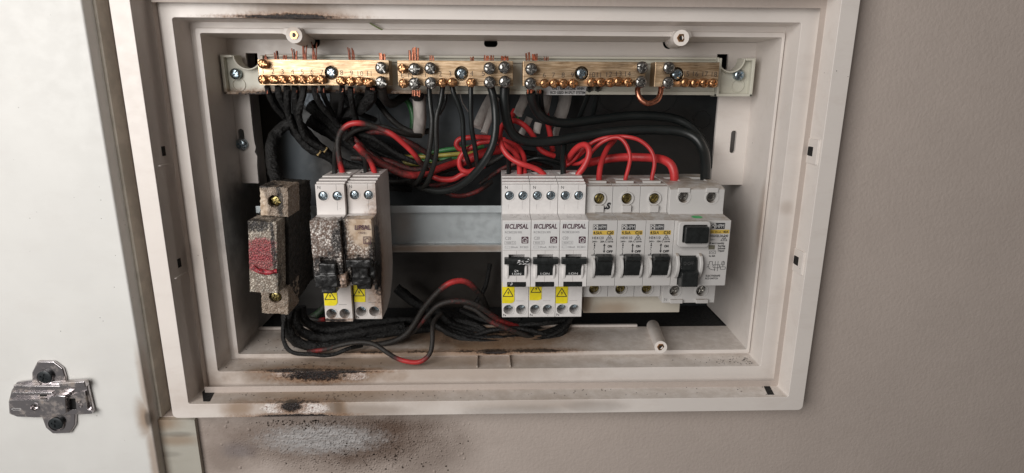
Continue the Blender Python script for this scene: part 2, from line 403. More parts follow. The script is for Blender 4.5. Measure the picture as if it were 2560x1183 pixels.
MATS['ink_grey'] = simple('grey_ink', (.19, .18, .19), .6)
MATS['ink_black'] = simple('black_ink', (.02, .02, .022), .6)
MATS['ink_faint'] = simple('faint_brown_ink', (.36, .32, .31), .6)
MATS['ink_white'] = simple('white_ink', (.75, .75, .75), .5)
MATS['ink_dim'] = simple('dim_grey_ink', (.10, .10, .10), .5)
MATS['ink_green'] = simple('green_marker_ink', (.02, .42, .10), .5)
MATS['mustard'] = simple('mustard_print', (.62, .42, .07), .55)
MATS['yellow'] = simple('yellow_warning_vinyl', (.85, .71, .02), .35, var=.06)
MATS['olive'] = simple('olive_indicator_window', (.16, .15, .11), .3)
MATS['sheath'] = simple('grey_white_cable_sheath', (.42, .385, .36), .5, var=.15, nscale=.2, stretch=(1, 1, .2))
MATS['chrome'] = None
def chrome():
    n = N('dusty_chromed_steel')
    d = n.ramp(n.noise(.16, 4, .6), .42, .8)
    n.set('Base Color', n.mix(d, (.56, .53, .54), (.30, .25, .21))); n.set('Metallic', n.ramp(d, 0, 1, 1, .35))
    n.set('Roughness', n.ramp(d, 0, 1, .14, .55)); n.bump(n.noise(.1, 1), .10); return n.m
MATS['chrome'] = chrome()
MATS['flake'] = simple('burnt_flake', (.03, .018, .012), .8)
MATS['leaf'] = simple('dry_green_fibre', (.20, .24, .10), .6)

def wire_mat(name, col, sheen=.32, dirt=.3):
    n = N(name); a = n.t.nodes.new('ShaderNodeAttribute'); a.attribute_name = 'soot'
    so = n.math('ADD', a.outputs['Fac'], n.math('MULTIPLY', n.math('SUBTRACT', n.noise(.45, 4, .7), .5), .8))
    so = n.ramp(so, .12, .95)
    col2 = n.mix(n.ramp(n.noise(.12, 3), .35, .7), tuple(c * .78 for c in col), col)
    c = n.mix(so, col2, n.mix(n.ramp(n.noise(1.2, 3), .4, .7), (.009, .008, .007), (.035, .029, .024)))
    n.set('Base Color', c); n.set('Roughness', n.ramp(so, 0, 1, sheen, .62))
    n.bump(n.math('MULTIPLY', n.noise(1.3, 4), n.ramp(so, 0, 1, .15, 1)), .22)
    return n.m
MATS['w_red'] = wire_mat('red_wire_insulation', (.57, .038, .04), .42)
MATS['w_black'] = wire_mat('black_wire_insulation', (.013, .016, .016), .36)
MATS['tip'] = simple('scorched_tan_insulation', (.34, .24, .10), .6, var=.4, nscale=1)
MATS['w_green'] = wire_mat('green_wire_insulation', (.05, .22, .07))
MATS['w_yellow'] = wire_mat('yellow_wire_insulation', (.45, .38, .08))
def char_wire():
    n = N('charred_wire_insulation')
    v = n.noise(.8, 5, .75)
    n.set('Base Color', n.mix(n.ramp(v, .42, .72), (.004, .004, .004), (.016, .014, .013))); n.set('Roughness', n.ramp(v, .3, .7, .42, .8))
    n.bump(v, .8); n.bump(n.voro(.6), .5); return n.m
MATS['w_char'] = char_wire()
def bubble(name, light, dark, zfade=None, scale=.62, tan=None, red=None, black=None):
    """plastic boiled by the fire: pale blisters over a charred ground"""
    n = N(name)
    v = n.voro(scale, 'F1'); v2 = n.voro(scale * 1.9, 'F1')
    cell = n.math('MAXIMUM', n.ramp(v, .36, .56, 1, 0), n.math('MULTIPLY', n.ramp(v2, .3, .5, 1, 0), .7))
    patch = n.ramp(n.noise(.16, 4, .6), .36, .56)
    cell = n.math('MULTIPLY', cell, n.ramp(patch, 0, 1, .4, 1))
    lt = n.mix(n.ramp(n.noise(.3, 3), .4, .6), light, tuple(x * .55 for x in light))
    c = n.mix(cell, dark, lt)
    if tan:
        kt = n.spot(tan[0], tan[1], .3, .2, .2, 2); c = n.mix(kt, c, n.mix(n.ramp(n.noise(.2, 3), .4, .65), (.56, .45, .345), (.42, .30, .20)))
    if red:
        for rr in red:
            k = n.spot(rr[0], rr[1], .7, .2, .2, 6)
            c = n.mix(n.math('MULTIPLY', k, .86), c, n.mix(n.ramp(v2, .30, .62), (.42, .075, .085), (.12, .02, .025)))
    if black:
        k = n.maxs([n.spot(p, q, .9, .3, .22) for p, q in black]); c = n.mix(n.math('MULTIPLY', k, n.ramp(cell, 0, 1, .97, .72)), c, (.012, .010, .010))
    n.set('Base Color', c); n.set('Roughness', n.ramp(cell, 0, 1, .6, .3))
    n.bump(n.math('MULTIPLY', n.ramp(v, .1, .6, 1, 0), n.math('SUBTRACT', 1.0, kt) if tan else 1.0), .42)
    return n.m
MATS['bub1'] = bubble('boiled_plastic_black_and_white', (.84, .78, .72), (.12, .075, .055), black=[(Ps(830, 700, -8), (14, 30, 17)), (Ps(846, 600, -8), (4, 30, 9)), (Ps(852, 580, -8), (2, 30, 14))], scale=.6)
MATS['bub2'] = bubble('boiled_plastic_tan', (.72, .64, .56), (.16, .10, .07), black=[(Ps(900, 700, -5), (14, 30, 15)), (Ps(938, 640, 5), (2.5, 30, 14)), (Ps(860, 600, -5), (1.6, 30, 16))], tan=(Ps(914, 572, -5), (10.5, 30, 12)), scale=.6)
MATS['bubf'] = bubble('boiled_fuse_plastic', (.64, .58, .49), (.17, .13, .10), scale=.7, black=[(Ps(640, 560, -8), (7, 8, 5)), (Ps(690, 620, -4), (1.4, 10, 24)), (Ps(652, 545, -8), (12, 20, 1.6)), (Ps(616, 580, -8), (1.4, 10, 8))], red=[(Ps(654, 612, -8), (8.5, 5, 4.4)), (Ps(650, 636, -8), (9, 5, 4.0)), (Ps(650, 658, -8), (10.0, 6, 5.0))])
MATS['bubt'] = bubble('scorched_terminal_plastic', (.50, .42, .34), (.20, .145, .105), scale=.9, black=[(Ps(700, 500, 5), (2.0, 12, 12)), (Ps(662, 462, 5), (9, 20, 1.6))], tan=(Ps(650, 515, 4), (4.5, 6, 10)))
MATS['char'] = simple('charred_plastic', (.022, .018, .014), .8, var=.5, nscale=.3, bump=.9, bscale=.6)
MATS['melt'] = simple('melted_black_plastic', (.011, .011, .011), .33, var=.5, nscale=.4, bump=.25, bscale=.25)

# ------------------------------------------------------------------ the setting: wall and board
m = M()
ho = rrect(-203, 191, -98, 148, 2, 2); n0 = len(ho)
def wq(x0, x1, z0, z1, Y): m.face([(x0, Y, z0), (x1, Y, z0), (x1, Y, z1), (x0, Y, z1)])
ZS = W(386, 1047, 11).z
wq(191, 900, -98, 700, 14); wq(-203, 191, 148, 700, 14); wq(-203, 900, -700, -98, 14); wq(-900, -203, -700, ZS, 14); wq(-900, -203, ZS, 700, 25)
m.face([(-900, 14, ZS), (-203, 14, ZS), (-203, 25, ZS), (-900, 25, ZS)]); m.face([(-203, 14, ZS), (-203, 14, 700), (-203, 25, 700), (-203, 25, ZS)])
tag(m.build('wall', MATS['wall'], smooth=False, origin=(0, 14, 0)), kind='structure')

# white cabinet board on the left, with its beige edge band
t = thing('cabinet_board', (-400, -5, -100), 'plain white cabinet board along the left side of the photo, carrying the metal hinge plate', 'cabinet board')
YB_ = 3.0; xe = W(310, 650, YB_).x
M().box(-900, xe, YB_, 20, -700, 700).build('board', MATS['panel'], t, local=False, bev=1.2, seg=3)
xb = W(342, 650, 12.5).x
tag(M().box(-900, xb, 12.5, 24.9, ZS, 700).build('door_jamb', MATS['edge'], bev=.5), 'narrow beige jamb strip between the white board and the enclosure', 'jamb')
a_, b_ = W(387, 1051, 10.5), W(486, 1051, 10.5)
m = M().prism_x([(10.5, a_.z), (10.5, -700), (13.9, -700), (13.9, a_.z + .2), (24.5, a_.z + 1.2)], a_.x, b_.x)
tag(m.build('timber_strip', MATS['trim'], bev=.6), 'beige painted timber strip standing on the wall under the lower left corner of the enclosure', 'timber strip')

# ------------------------------------------------------------------ the enclosure
t = thing('enclosure_frame', (-6, 14, -113), 'off white plastic switchboard enclosure frame, scorched along its lower edge', 'switchboard frame')
FR = t
def ring_mesh(rings, ncorn=4):
    m = M(); prev = None
    for x0, x1, z0, z1, r, Y in rings:
        cur = [m.bm.verts.new((x, Y, z)) for x, z in rrect(x0, x1, z0, z1, r, ncorn)]
        if prev:
            k = len(cur)
            for i in range(k): m.bm.faces.new([prev[i], prev[(i + 1) % k], cur[(i + 1) % k], cur[i]])
        prev = cur
    return m
rings = [(-219.6, 207.2, -113.9, 168.0, 3.2, 13.9), (-218.8, 206.4, -113.1, 167.2, 3.0, 0),
         (-207.4, 195.4, -103.0, 155.6, 1.6, 0), (-206.0, 194.2, -102.2, 154.4, 1.4, 19.6),
         (-195.4, 183.4, -89.7, 140.3, 1.6, 19.6), (-194.4, 182.6, -88.9, 139.6, 1.4, 38.2), (-190.6, 181.9, -87.4, 136.0, 1.4, 38.2),
         (-190.4, 181.7, -87.2, 135.8, 1.4, 35.6),
         (-187.4, 179.9, -84.4, 132.8, 1.2, 35.6), (-188.0, 180.3, -82.9, 132.0, 1.0, 76)]
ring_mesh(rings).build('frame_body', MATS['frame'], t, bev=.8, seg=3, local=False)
# side walls that carry on into the wall below the flanges
m = M()
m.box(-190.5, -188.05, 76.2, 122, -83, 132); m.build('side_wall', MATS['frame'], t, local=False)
M().box(180.35, 182.5, 76.2, 122, -83, 132).build('side_wall', MATS['frame'], t, local=False)
# mounting flanges
def slot(cx, cz, w, h, rot=0):
    return [(x, z) for x, z in rrect(cx - w / 2, cx + w / 2, cz - h / 2, cz + h / 2, min(w, h) / 2 * .96, 5)]
fl = [(-188.6, 131.9), (-188.6, 32.3), (-176.2, 32.3)]
for a, b in ((45, -176.0), (52, -175.2), (55, -176.6), (58, -175.6), (62, -176.2), (70, -176.4)): fl.append((b, a))
fl += [(-176.4, 96), (156.6, 96), (156.6, 31.0), (180.3, 31.0), (180.3, 131.9)]
m = M().prism_y(fl, 74.4, 76.8)
cut = M()
a = W(603, 330, 74.4); b = W(606, 368, 74.4); sx_ = (a.x + b.x) / 2
cut.prism_y(slot(sx_, (W(604, 350, 74.4).z), 4.2, 15.5), 70, 80)
q = W(1833, 355, 74.4); cut.prism_y(slot(q.x, q.z, 4.2, 16.5), 70, 80)
q = W(1227, 110, 74.4); cut.prism_y(slot(q.x, q.z + .4, 9.5, 5), 70, 80)
q = W(630, 150, 74.4); cut.box(q.x - 4, q.x + 4, 70, 80, q.z - 6, q.z + 4.5)
q = W(1806, 152, 74.4); cut.box(q.x - 4, q.x + 4, 70, 80, q.z - 6, q.z + 4.5)
q = W(783, 104, 74.4); cut.prism_y(circ(q.x, q.z, 4.6), 70, 80)
q = W(1672, 107, 74.4); cut.prism_y(circ(q.x, q.z, 4.2), 70, 80)
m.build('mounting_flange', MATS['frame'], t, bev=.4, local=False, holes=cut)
# floor lip
m = M().box(-188, 108, 74.0, 76.6, -82.6, -80.4)
m.build('floor_lip', MATS['frame'], t, bev=.5, local=False)
# keyhole pad at the top centre and its twin under the bottom step
q0, q1 = W(1197, 84, 36), W(1262, 84, 36)
m = M(); m.prism_y(rrect(q0.x, q1.x, 126.6, 134.4, 2.6, 4), 34.9, 37.6)
cut = M().prism_y(rrect(q0.x + 3.6, q1.x - 3.6, 127.2 + .6, 131.6, 1.9, 4), 30, 40)
# screw posts
def post(px, py, r, pb, hexr=2.6):
    tip = W(px, py, 19.5); base = W(pb[0], pb[1], 74.0)
    m = M(); ax = (base - tip)
    m.tube([tip, tip + ax * .33, tip + ax * .66, base], lambda T: r * (1 + .04 * T), seg=28)
    p = m.build('screw_post', MATS['frame'], FR, local=False)
    ins = M(); ins.lathe_y([(hexr * .55, 1.0), (hexr * .55, -.35), (hexr, -.35), (hexr * 1.04, .3)], tip, 6)
    o = ins.build('brass_insert', MATS['brass_screw'], p, smooth=False); o.data.transform(Matrix.Translation(-FR.location))
    h = M(); h.lathe_y([(0, -.1), (hexr * .56, -.1)], tip, 16); o = h.build('bore', MATS['black'], p); o.data.transform(Matrix.Translation(-FR.location))
post(735, 88, 4.7, (768, 100)); post(1703, 95, 4.7, (1681, 102)); post(1652, 868, 4.3, (1632, 815))
# little pads the top posts grow out of
for px in (735, 1703):
    q = W(px, 78, 35.6)
    M().prism_y([(q.x - 7, 132.6), (q.x - 5.5, 136.2), (q.x + 5.5, 136.2), (q.x + 7, 132.6), (q.x + 4, 131.4), (q.x - 4, 131.4)], 33.2, 37.9).build('post_pad', MATS['frame'], FR, bev=.6, local=False)
# clip windows in the steps
def clip(px, py, Y, w, h, sh=0.0):
    q = W(px, py, Y)
    M().prism_y([(q.x - w / 2, q.z - h / 2), (q.x + w / 2, q.z - h / 2 - sh), (q.x + w / 2, q.z + h / 2), (q.x - w / 2, q.z + h / 2 - sh)], Y - .12, Y + 1).build('clip_window', MATS['black'], FR, local=False)
def clip_x(px, py, X, Y, w, h, side):
    # a window cut in a side wall (faces +-X)
    M().box(X - .6, X + .6, Y, Y + w, 0, h).build
for px, py in ((407, 378), (448, 657)):
    q = W(px, py, 12)
    m = M(); m.box(-208, -206.45, 9.5, 15.5, q.z - 2.8, q.z + 3.0); m.build('clip_window', MATS['black'], FR, local=False)
    m = M(); m.box(-208.4, -205.75, 4.0, 19.7, q.z - 8.4, q.z - 7.6); m.build('clip_rib', MATS['frame'], FR, local=False, bev=.15)
for px, py in ((2021, 378), (1989, 650)):
    q = W(px, py, 12)
    m = M(); m.box(193.9, 196, 7.5, 12.0, q.z - 2.8, q.z + 3.0); m.build('clip_window', MATS['black'], FR, local=False)
    m = M(); m.box(194.05, 196.5, 2.5, 19.7, q.z - 7.6, q.z + 7.8); m.build('clip_pad', MATS['frame'], FR, local=False, bev=.3)
    m = M(); m.box(193.95, 194.15, 9.5, 13.5, q.z - 2.6, q.z + 2.8); m.build('clip_window', MATS['black'], FR, local=False)
# slanted slots in the bottom step of the rim, one at each end
for xs in ((505, 976, 540, 976, 525, 1004, 508, 1004), (1906, 961, 1921, 961, 1936, 987, 1919, 987)):
    pts = []
    for k in range(0, 8, 2):
        Y = 17.5 if xs[k + 1] < 985 and k < 4 else 3.0
        p = W(xs[k], xs[k + 1], Y); pts.append((p.x, Y, p.z))
    m = M()
    top = [m.bm.verts.new((x, y, -102.25 + (-.8) * (1 - y / 19.6) + .14)) for x, y, z in pts]; m.bm.faces.new(top)
    m.build('clip_slot', MATS['black'], FR, local=False, smooth=False)
# centre notch of the bottom step
q0, q1 = W(1193, 890, 36), W(1273, 890, 36)
M().box(q0.x, q0.x + .5, 20.5, 38, -89.2, -87.4).build('mould_line', MATS['frame'], FR, local=False)
M().box(q1.x, q1.x + .5, 20.5, 38, -89.2, -87.4).build('mould_line', MATS['frame'], FR, local=False)

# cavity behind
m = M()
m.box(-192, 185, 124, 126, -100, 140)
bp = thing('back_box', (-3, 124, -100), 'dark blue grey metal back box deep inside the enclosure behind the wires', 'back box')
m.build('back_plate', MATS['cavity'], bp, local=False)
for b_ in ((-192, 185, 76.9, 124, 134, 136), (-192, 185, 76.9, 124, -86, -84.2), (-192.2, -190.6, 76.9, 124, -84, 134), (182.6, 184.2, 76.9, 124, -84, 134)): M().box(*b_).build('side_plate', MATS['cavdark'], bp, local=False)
def circle_ridge(px, py, r):
    c = W(px, py, 124); m = M(); m.lathe_y([(r - .5, 0), (r - .3, -.5), (r + .3, -.5), (r + .5, 0)], c, 48)
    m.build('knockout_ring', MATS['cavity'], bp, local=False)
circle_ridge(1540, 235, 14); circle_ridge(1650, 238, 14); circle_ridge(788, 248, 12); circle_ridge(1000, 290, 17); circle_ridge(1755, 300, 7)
c = W(788, 240, 123); M().lathe_y([(0, 0), (11.4, 0), (11.6, .9)], c, 40).build('knockout_disc', MATS['disc'], bp, local=False)

# ------------------------------------------------------------------ screws
def screw_mesh(name, r, mat, kind='combo', h=1.6, shank=4.0):
    m = M(); m.lathe_y([(0, -h), (r * .55, -h * .97), (r * .85, -h * .7), (r, -h * .25), (r, .2), (r * .97, shank), (0, shank)], (0, 0, 0), 26)
    me = m.mesh(name, mat)
    cut = M()
    if kind == 'combo': cut.box(-r * 1.2, r * 1.2, -h - 1, -h * .45, -r * .13, r * .13)
    cut.box(-r * .62, r * .62, -h - 1, h * .1, -r * .15, r * .15); cut.box(-r * .15, r * .15, -h - 1, h * .1, -r * .62, r * .62)
    me = carve(me, cut, name, (0, 0, 0)); me.set_sharp_from_angle(angle=R_(38)); me.name = name
    return me
SCR = {'brass': screw_mesh('terminal_screw', 3.0, MATS['brass_screw'], shank=6), 'steel': screw_mesh('terminal_screw', 3.9, MATS['steel_screw'], h=1.9, shank=7),
       'pan': screw_mesh('fixing_screw', 3.7, MATS['blue_screw'], 'phil'), 'dev': screw_mesh('terminal_screw', 2.65, MATS['blue_screw'], 'combo', h=.9),
       'olive': screw_mesh('terminal_screw', 3.2, MATS['olive_screw'], 'combo', h=.9), 'grey': screw_mesh('terminal_screw', 3.3, MATS['steel_screw'], 'combo', h=.9),
       'dark': screw_mesh('screw', 4.3, MATS['dark_screw'], 'phil', h=.6), 'wash': screw_mesh('fixing_screw', 4.1, MATS['blue_screw'], 'combo', h=2.0)}
def screw(kind, loc, parent, ang=None, name=None, tilt=(0, 0)):
    o = bpy.data.objects.new(name or SCR[kind].name.split('.')[0], SCR[kind]); COL.objects.link(o)
    if parent: o.parent = parent; o.location = (Vector(loc)) * S
    else: o.location = Vector(loc) * S
    o.rotation_euler = (tilt[0], R_(random.uniform(0, 180) if ang is None else ang), tilt[1])
    return o
def rel(o, v): return Vector(v) - o.location / S

# flange screw in the left slot belongs to the frame
q = W(604, 361, 72.6); screw('wash', rel(FR, q), FR, 15)

# ------------------------------------------------------------------ bar carrier
YC = 60
ct = thing('bar_carrier', (-10, 62, 96), 'cream plastic carrier strip with lugs that holds the four brass bars', 'bar carrier')
zt, zb = 120.6, 95.4
m = M(); m.box(-159, 150, 64, 70, 96.2, 121.6)
m.box(-159, 150, 61.5, 64.2, 119.9, 121.4); m.box(-159, 150, 62.6, 64.2, 116.9, 117.7); m.box(-159, 150, 62.2, 64.2, 96.2, 98.6)
m.build('tray', MATS['cream'], ct, bev=.3, local=False)
def lug(s):
    # plate with a round bite out of its upper edge and a raised border; s=-1 left, +1 right
    e0, e1 = (-186.4, -158.5) if s < 0 else (148.8, 173.8)
    cx = (-172.0 if s < 0 else 160.0); r = 8.6
    def X(v): return v
    inner_, outer_ = (e1, e0) if s < 0 else (e0, e1)
    cut = M().prism_y(circ(cx + (3.2 if s < 0 else -2.8), 120.8, r, 28), 40, 90)
    m = M().box(e0, e1, 62, 70, zb, zt + .4)
    o = m.build('lug', MATS['cream'], ct, bev=.5, local=False, holes=cut)
    # border
    b = M()
    ox = e0 if s < 0 else e1
    w = 2.2
    cc = cx + (3.2 if s < 0 else -2.8)
    b.box(min(ox, ox - s * w), max(ox, ox - s * w), 57.6, 63, zb, zt + .4)
    b.box(e0, e1, 57.6, 63, zb, zb + 1.9)
    arc = [(cc + (r + 1.1) * math.cos(R_(a)), (r + 1.1) * math.sin(R_(a)) + 120.8) for a in range(180, 361, 15)]
    pr = [(x, z) for x, z in arc] + [(cc + (r + .02) * math.cos(R_(a)), (r + .02) * math.sin(R_(a)) + 120.8) for a in range(360, 179, -15)]
    b.prism_y(pr, 57.8, 63)
    ex = cc - (r + 1.1) if s < 0 else cc + (r + 1.1)
    b.box(min(ex + .0, ox), max(ex, ox), 57.7, 63, zt - 1.4, zt + .3) 
    ix = e1 if s < 0 else e0
    b.box(min(ix, ix + s * 1.8), max(ix, ix + s * 1.8), 57.9, 63, zb, zt + .3)
    b.build('lug_border', MATS['cream'], ct, bev=.45, local=False)
lug(-1); lug(1)
for px, py, (hx, hy) in ((589, 185, (597, 212)), (1848, 188, (1844, 214))):
    q = W(px, py, 59.5); screw('pan', rel(ct, q), ct, 40)
    q = W(hx, hy, 61.6); M().lathe_y([(3.7, .5), (3.9, -.35), (4.5, -.35), (4.6, .5)], q, 28).build('boss_ring', MATS['cream'], ct, local=False)
# printed instruction label under the third bar
m = M(); a, b = W(1360, 223, 62.0), W(1466, 240, 62.0)
flat(m, [(a.x, 95.9), (b.x - .8, 95.9), (b.x, 102), (a.x, 102)], 61.95)
lab = m.build('printed_label', MATS['ink_white'], ct, local=False, smooth=False)
m = M(); a = W(1376, 234.5, 61.9); text(m, 'RCD USED IN SPLIT SYSTEM', a.x, 96.6, 1.75, 61.85, 24.2, .03); text(m, 'ONLY REMOVE LINK WHEN', a.x + 1.2, 99.3, 1.75, 61.85, 22.2, .03)
o = m.build('lettering', MATS['ink_black'], lab, smooth=False); o.data.transform(Matrix.Translation(-ct.location))

# ------------------------------------------------------------------ brass bars
YB = 46.0
def bar(px0, px1, small, big, fix, nums, label, ends=None, dz=0.0, depth=12.5, rot=0):
    a = W(px0, 184, YB); b = W(px1, 184, YB)
    z0, z1 = 101.7, 117.6
    t = thing('terminal_bar', ((a.x + b.x) / 2, YB, z0), label, 'terminal bar', 'brass terminal bars on the cream carrier', rot=(0, R_(rot), 0))
    m = M().box(a.x, b.x, YB, YB + depth, z0, z1)
    cut = M()
    for px in [p[0] for p in small if p[1] > 190] + [p[0] for p in big if p[1] > 190]:
        q = W(px, 207, YB); cut.prism_z(circ(q.x, YB + 7, 2.1, 12), z0 - 5, z1 + 5)
    for fx, fy in fix:
        q = W(fx, fy, YB); cut.prism_y(circ(q.x, q.z, 4.5, 24), YB - 3, YB + 5)
    o = m.build('bar', MATS['brass'], t, bev=.35, local=False, holes=cut)
    for px, py in small:
        q = W(px, py, YB - 4.4 + random.uniform(-.8, .8)); screw('brass', rel(t, q), t, tilt=(R_(random.uniform(-3, 3)), R_(random.uniform(-3, 3))))
    for px, py in big:
        q = W(px, py, YB - 5.0 + random.uniform(-.6, .6)); screw('steel', rel(t, q), t)
    for fx, fy in fix:
        q = W(fx, fy, YB + 1.2); screw('pan', rel(t, q), t, 45, 'fixing_screw')
    m = M()
    for s_, px, py in nums:
        q = W(px, py, YB); wd = 3.6 if len(s_) > 1 and s_ != '11' else None
        text(m, s_, q.x - (1.8 if len(s_) > 1 else 1.0), q.z - 1.6, 3.3, YB - .07, wd, -.01)
    m.build('number_stamps', MATS['ink_black'], t, local=False, smooth=False)
    return t
bar(647, 973, [(657, 160)] + [(x, 199) for x in (657, 683, 706, 731, 755, 778, 802)] + [(852, 202), (876, 203), (899, 203), (920, 206)], [(953, 170), (953, 206)], [(829, 182)],
    [('1', 661, 178), ('2', 682, 178), ('3', 707, 179), ('4', 731, 179), ('5', 756, 180), ('6', 780, 180), ('7', 805, 181), ('8', 854, 182), ('9', 879, 183), ('10', 901, 184), ('11', 925, 184)],
    'long bright brass bar numbered 1 to 11, leftmost on the carrier', depth=13)
bar(994, 1283, [(1006, 172), (1008, 209), (1106, 207), (1130, 206), (1177, 207)], [(1036, 173), (1076, 171), (1036, 209), (1077, 208), (1223, 171), (1261, 169), (1224, 206), (1262, 205)], [(1154, 184)],
    [('E', 1007, 188), ('N', 1025, 188), ('1', 1067, 187), ('2', 1101, 185), ('3', 1126, 185), ('4', 1179, 184), ('5', 1209, 184)], 'brass bar stamped E N and 1 to 5, second from left')
bar(1307, 1614, [(x, 209) for x in (1361, 1385, 1409, 1433)] + [(1479, 206), (1502, 206), (1526, 207), (1546, 204), (1570, 206)], [(1328, 173), (1326, 209), (1605, 169), (1602, 205)], [(1454, 184)],
    [('6', 1361, 188), ('7', 1384, 188), ('8', 1408, 188), ('9', 1431, 188), ('10', 1481, 187), ('11', 1499, 187), ('12', 1523, 186), ('13', 1547, 185), ('14', 1570, 185)], 'brass bar numbered 6 to 14, third from left above the printed label')
bar(1637, 1797, [(1713, 207), (1737, 208), (1761, 208), (1783, 208)], [(1672, 170), (1670, 207)], [(1692, 186)],
    [('15', 1716, 185), ('16', 1739, 185), ('17', 1763, 185), ('18', 1786, 186)], 'short brass bar numbered 15 to 18 at the right end of the carrier')
# copper link between bars three and four
pts = [W(1596, 214, YB + 6), W(1594, 230, YB + 4), W(1601, 248, YB + 2), W(1621, 259, YB + 1), W(1643, 250, YB + 2), W(1651, 232, YB + 4), W(1653, 214, YB + 6)]
tag(M().tube(pts, 1.85, 14).build('copper_link', MATS['copper']), 'thick bare copper link bent in a U under the two right hand bars', 'copper link')

# ------------------------------------------------------------------ DIN rail
t = thing('mounting_rail', (-15, 66, -17), 'horizontal zinc plated steel rail carrying the circuit breakers', 'mounting rail')
m = M(); pr = [(64, 17.5), (65, 17.5), (65, 13.2), (71.5, 13.2), (71.5, -13.2), (65, -13.2), (65, -17.5), (64, -17.5), (64, -12.2), (70.5, -12.2), (70.5, 12.2), (64, 12.2)]
m.prism_x(pr, -176, 152); m.build('rail', MATS['rail'], t, bev=.3, local=False)
m = M()
for cx in (-60, -28, 4): m.prism_y(rrect(cx - 7, cx + 7, -2.6, 2.6, 2.5, 5), 70.35, 70.6)
q = W(1150, 560, 70.3)
del m

# ------------------------------------------------------------------ circuit breakers
RP = [(0, -22.5), (0, 21.2), (15.2, 22.0), (15.9, 25), (15.9, 41), (19, 41.1), (19, 42.0), (25, 42.1), (25, 42.9), (33, 43.0), (33, 43.7), (62, 43.7), (65, 38), (65, -24), (60, -36), (48, -46), (34, -49.7), (15.9, -49.7), (15.9, -22.5)]
def warning(parent, y, x0, w, z1, z0, curl, tx, tz, s=1.0, label=None):
    m = M(); pts = [(x0, z1), (x0 + w, z1), (x0 + w, z0 + curl), (x0 + w - 1.0, z0 + curl * .3), (x0 + w - 2.6, z0 + .05), (x0, z0 + .2)]
    m.prism_y(pts, y - .25, y - .02)
    o = m.build('warning_sticker', MATS['yellow'], parent, smooth=False)
    m = M(); yy = y - .32
    A_, B_, C_ = (tx, tz), (tx + 6.8 * s, tz), (tx + 3.4 * s, tz + 5.9 * s)
    line(m, [A_, B_], .55, yy); line(m, [B_, C_], .55, yy - .002); line(m, [C_, A_], .55, yy - .004)
    cx = tx + 3.4 * s
    flat(m, [(cx + .5, tz + 4.2), (cx - .7, tz + 2.3), (cx + .1, tz + 2.35), (cx - .35, tz + .7), (cx + .9, tz + 2.9), (cx + .1, tz + 2.85)], yy - .006)
    m.build('warning_symbol', MATS['ink_black'], o, smooth=False)
def rcbo_lettering(t, y=-.12):
    m = M(); text(m, 'CLIPSAL', 4.1, 15.9, 2.9, y, 12.0, .035, .12)
    for k in (0, 1): flat(m, [(1.6 + k * 1.25, 15.9), (2.5 + k * 1.25, 15.9), (2.8 + k * 1.25, 18.8), (1.9 + k * 1.25, 18.8)], y)
    # house emblem: dark rounded square, pale house outline with a curl
    m.prism_y(rrect(11.9, 16.3, 6.3, 10.7, .5, 3), y, y + .05)
    m.build('brand_print', MATS['ink_maroon'], t, smooth=False)
    m = M(); yy = y - .05; line(m, [(12.4, 8.6), (14.1, 10.2), (15.8, 8.6)], .4, yy); line(m, [(12.9, 8.4), (12.9, 6.9), (15.3, 6.9), (15.3, 8.4)], .38, yy - .004)
    line(m, [(13.9, 7.4), (14.7, 7.5), (14.6, 8.3), (13.9, 8.4)], .3, yy - .008)
    m.build('house_emblem', MATS['sticker'], t, smooth=False)
    m = M()
    text(m, 'RCBE220/30S', 1.6, 12.9, 1.35, y, 10.6, 0); text(m, 'C20', 1.7, 8.8, 1.9, y, 3.6, 0)
    line(m, [(1.5, 7.7), (8.3, 7.7), (8.3, 5.8), (1.5, 5.8), (1.5, 7.7)], .14, y); line(m, [(6.4, 7.7), (6.4, 5.8)], .14, y - .004); text(m, '4500', 2.3, 6.2, 1.1, y - .006, 3.3, 0); text(m, '3', 7.0, 6.2, 1.1, y - .006, None, 0)
    text(m, '30mA', 5.4, 3.3, 1.25, y, 4.3, 0); text(m, 'RCBO', 11.2, 3.3, 1.25, y, 5.0, 0); line(m, [(1.6, 4.6), (4.8, 4.6), (4.8, 3.3), (1.6, 3.3), (1.6, 4.6)], .12, y)
    m.build('rating_print', MATS['ink_grey'], t, smooth=False)
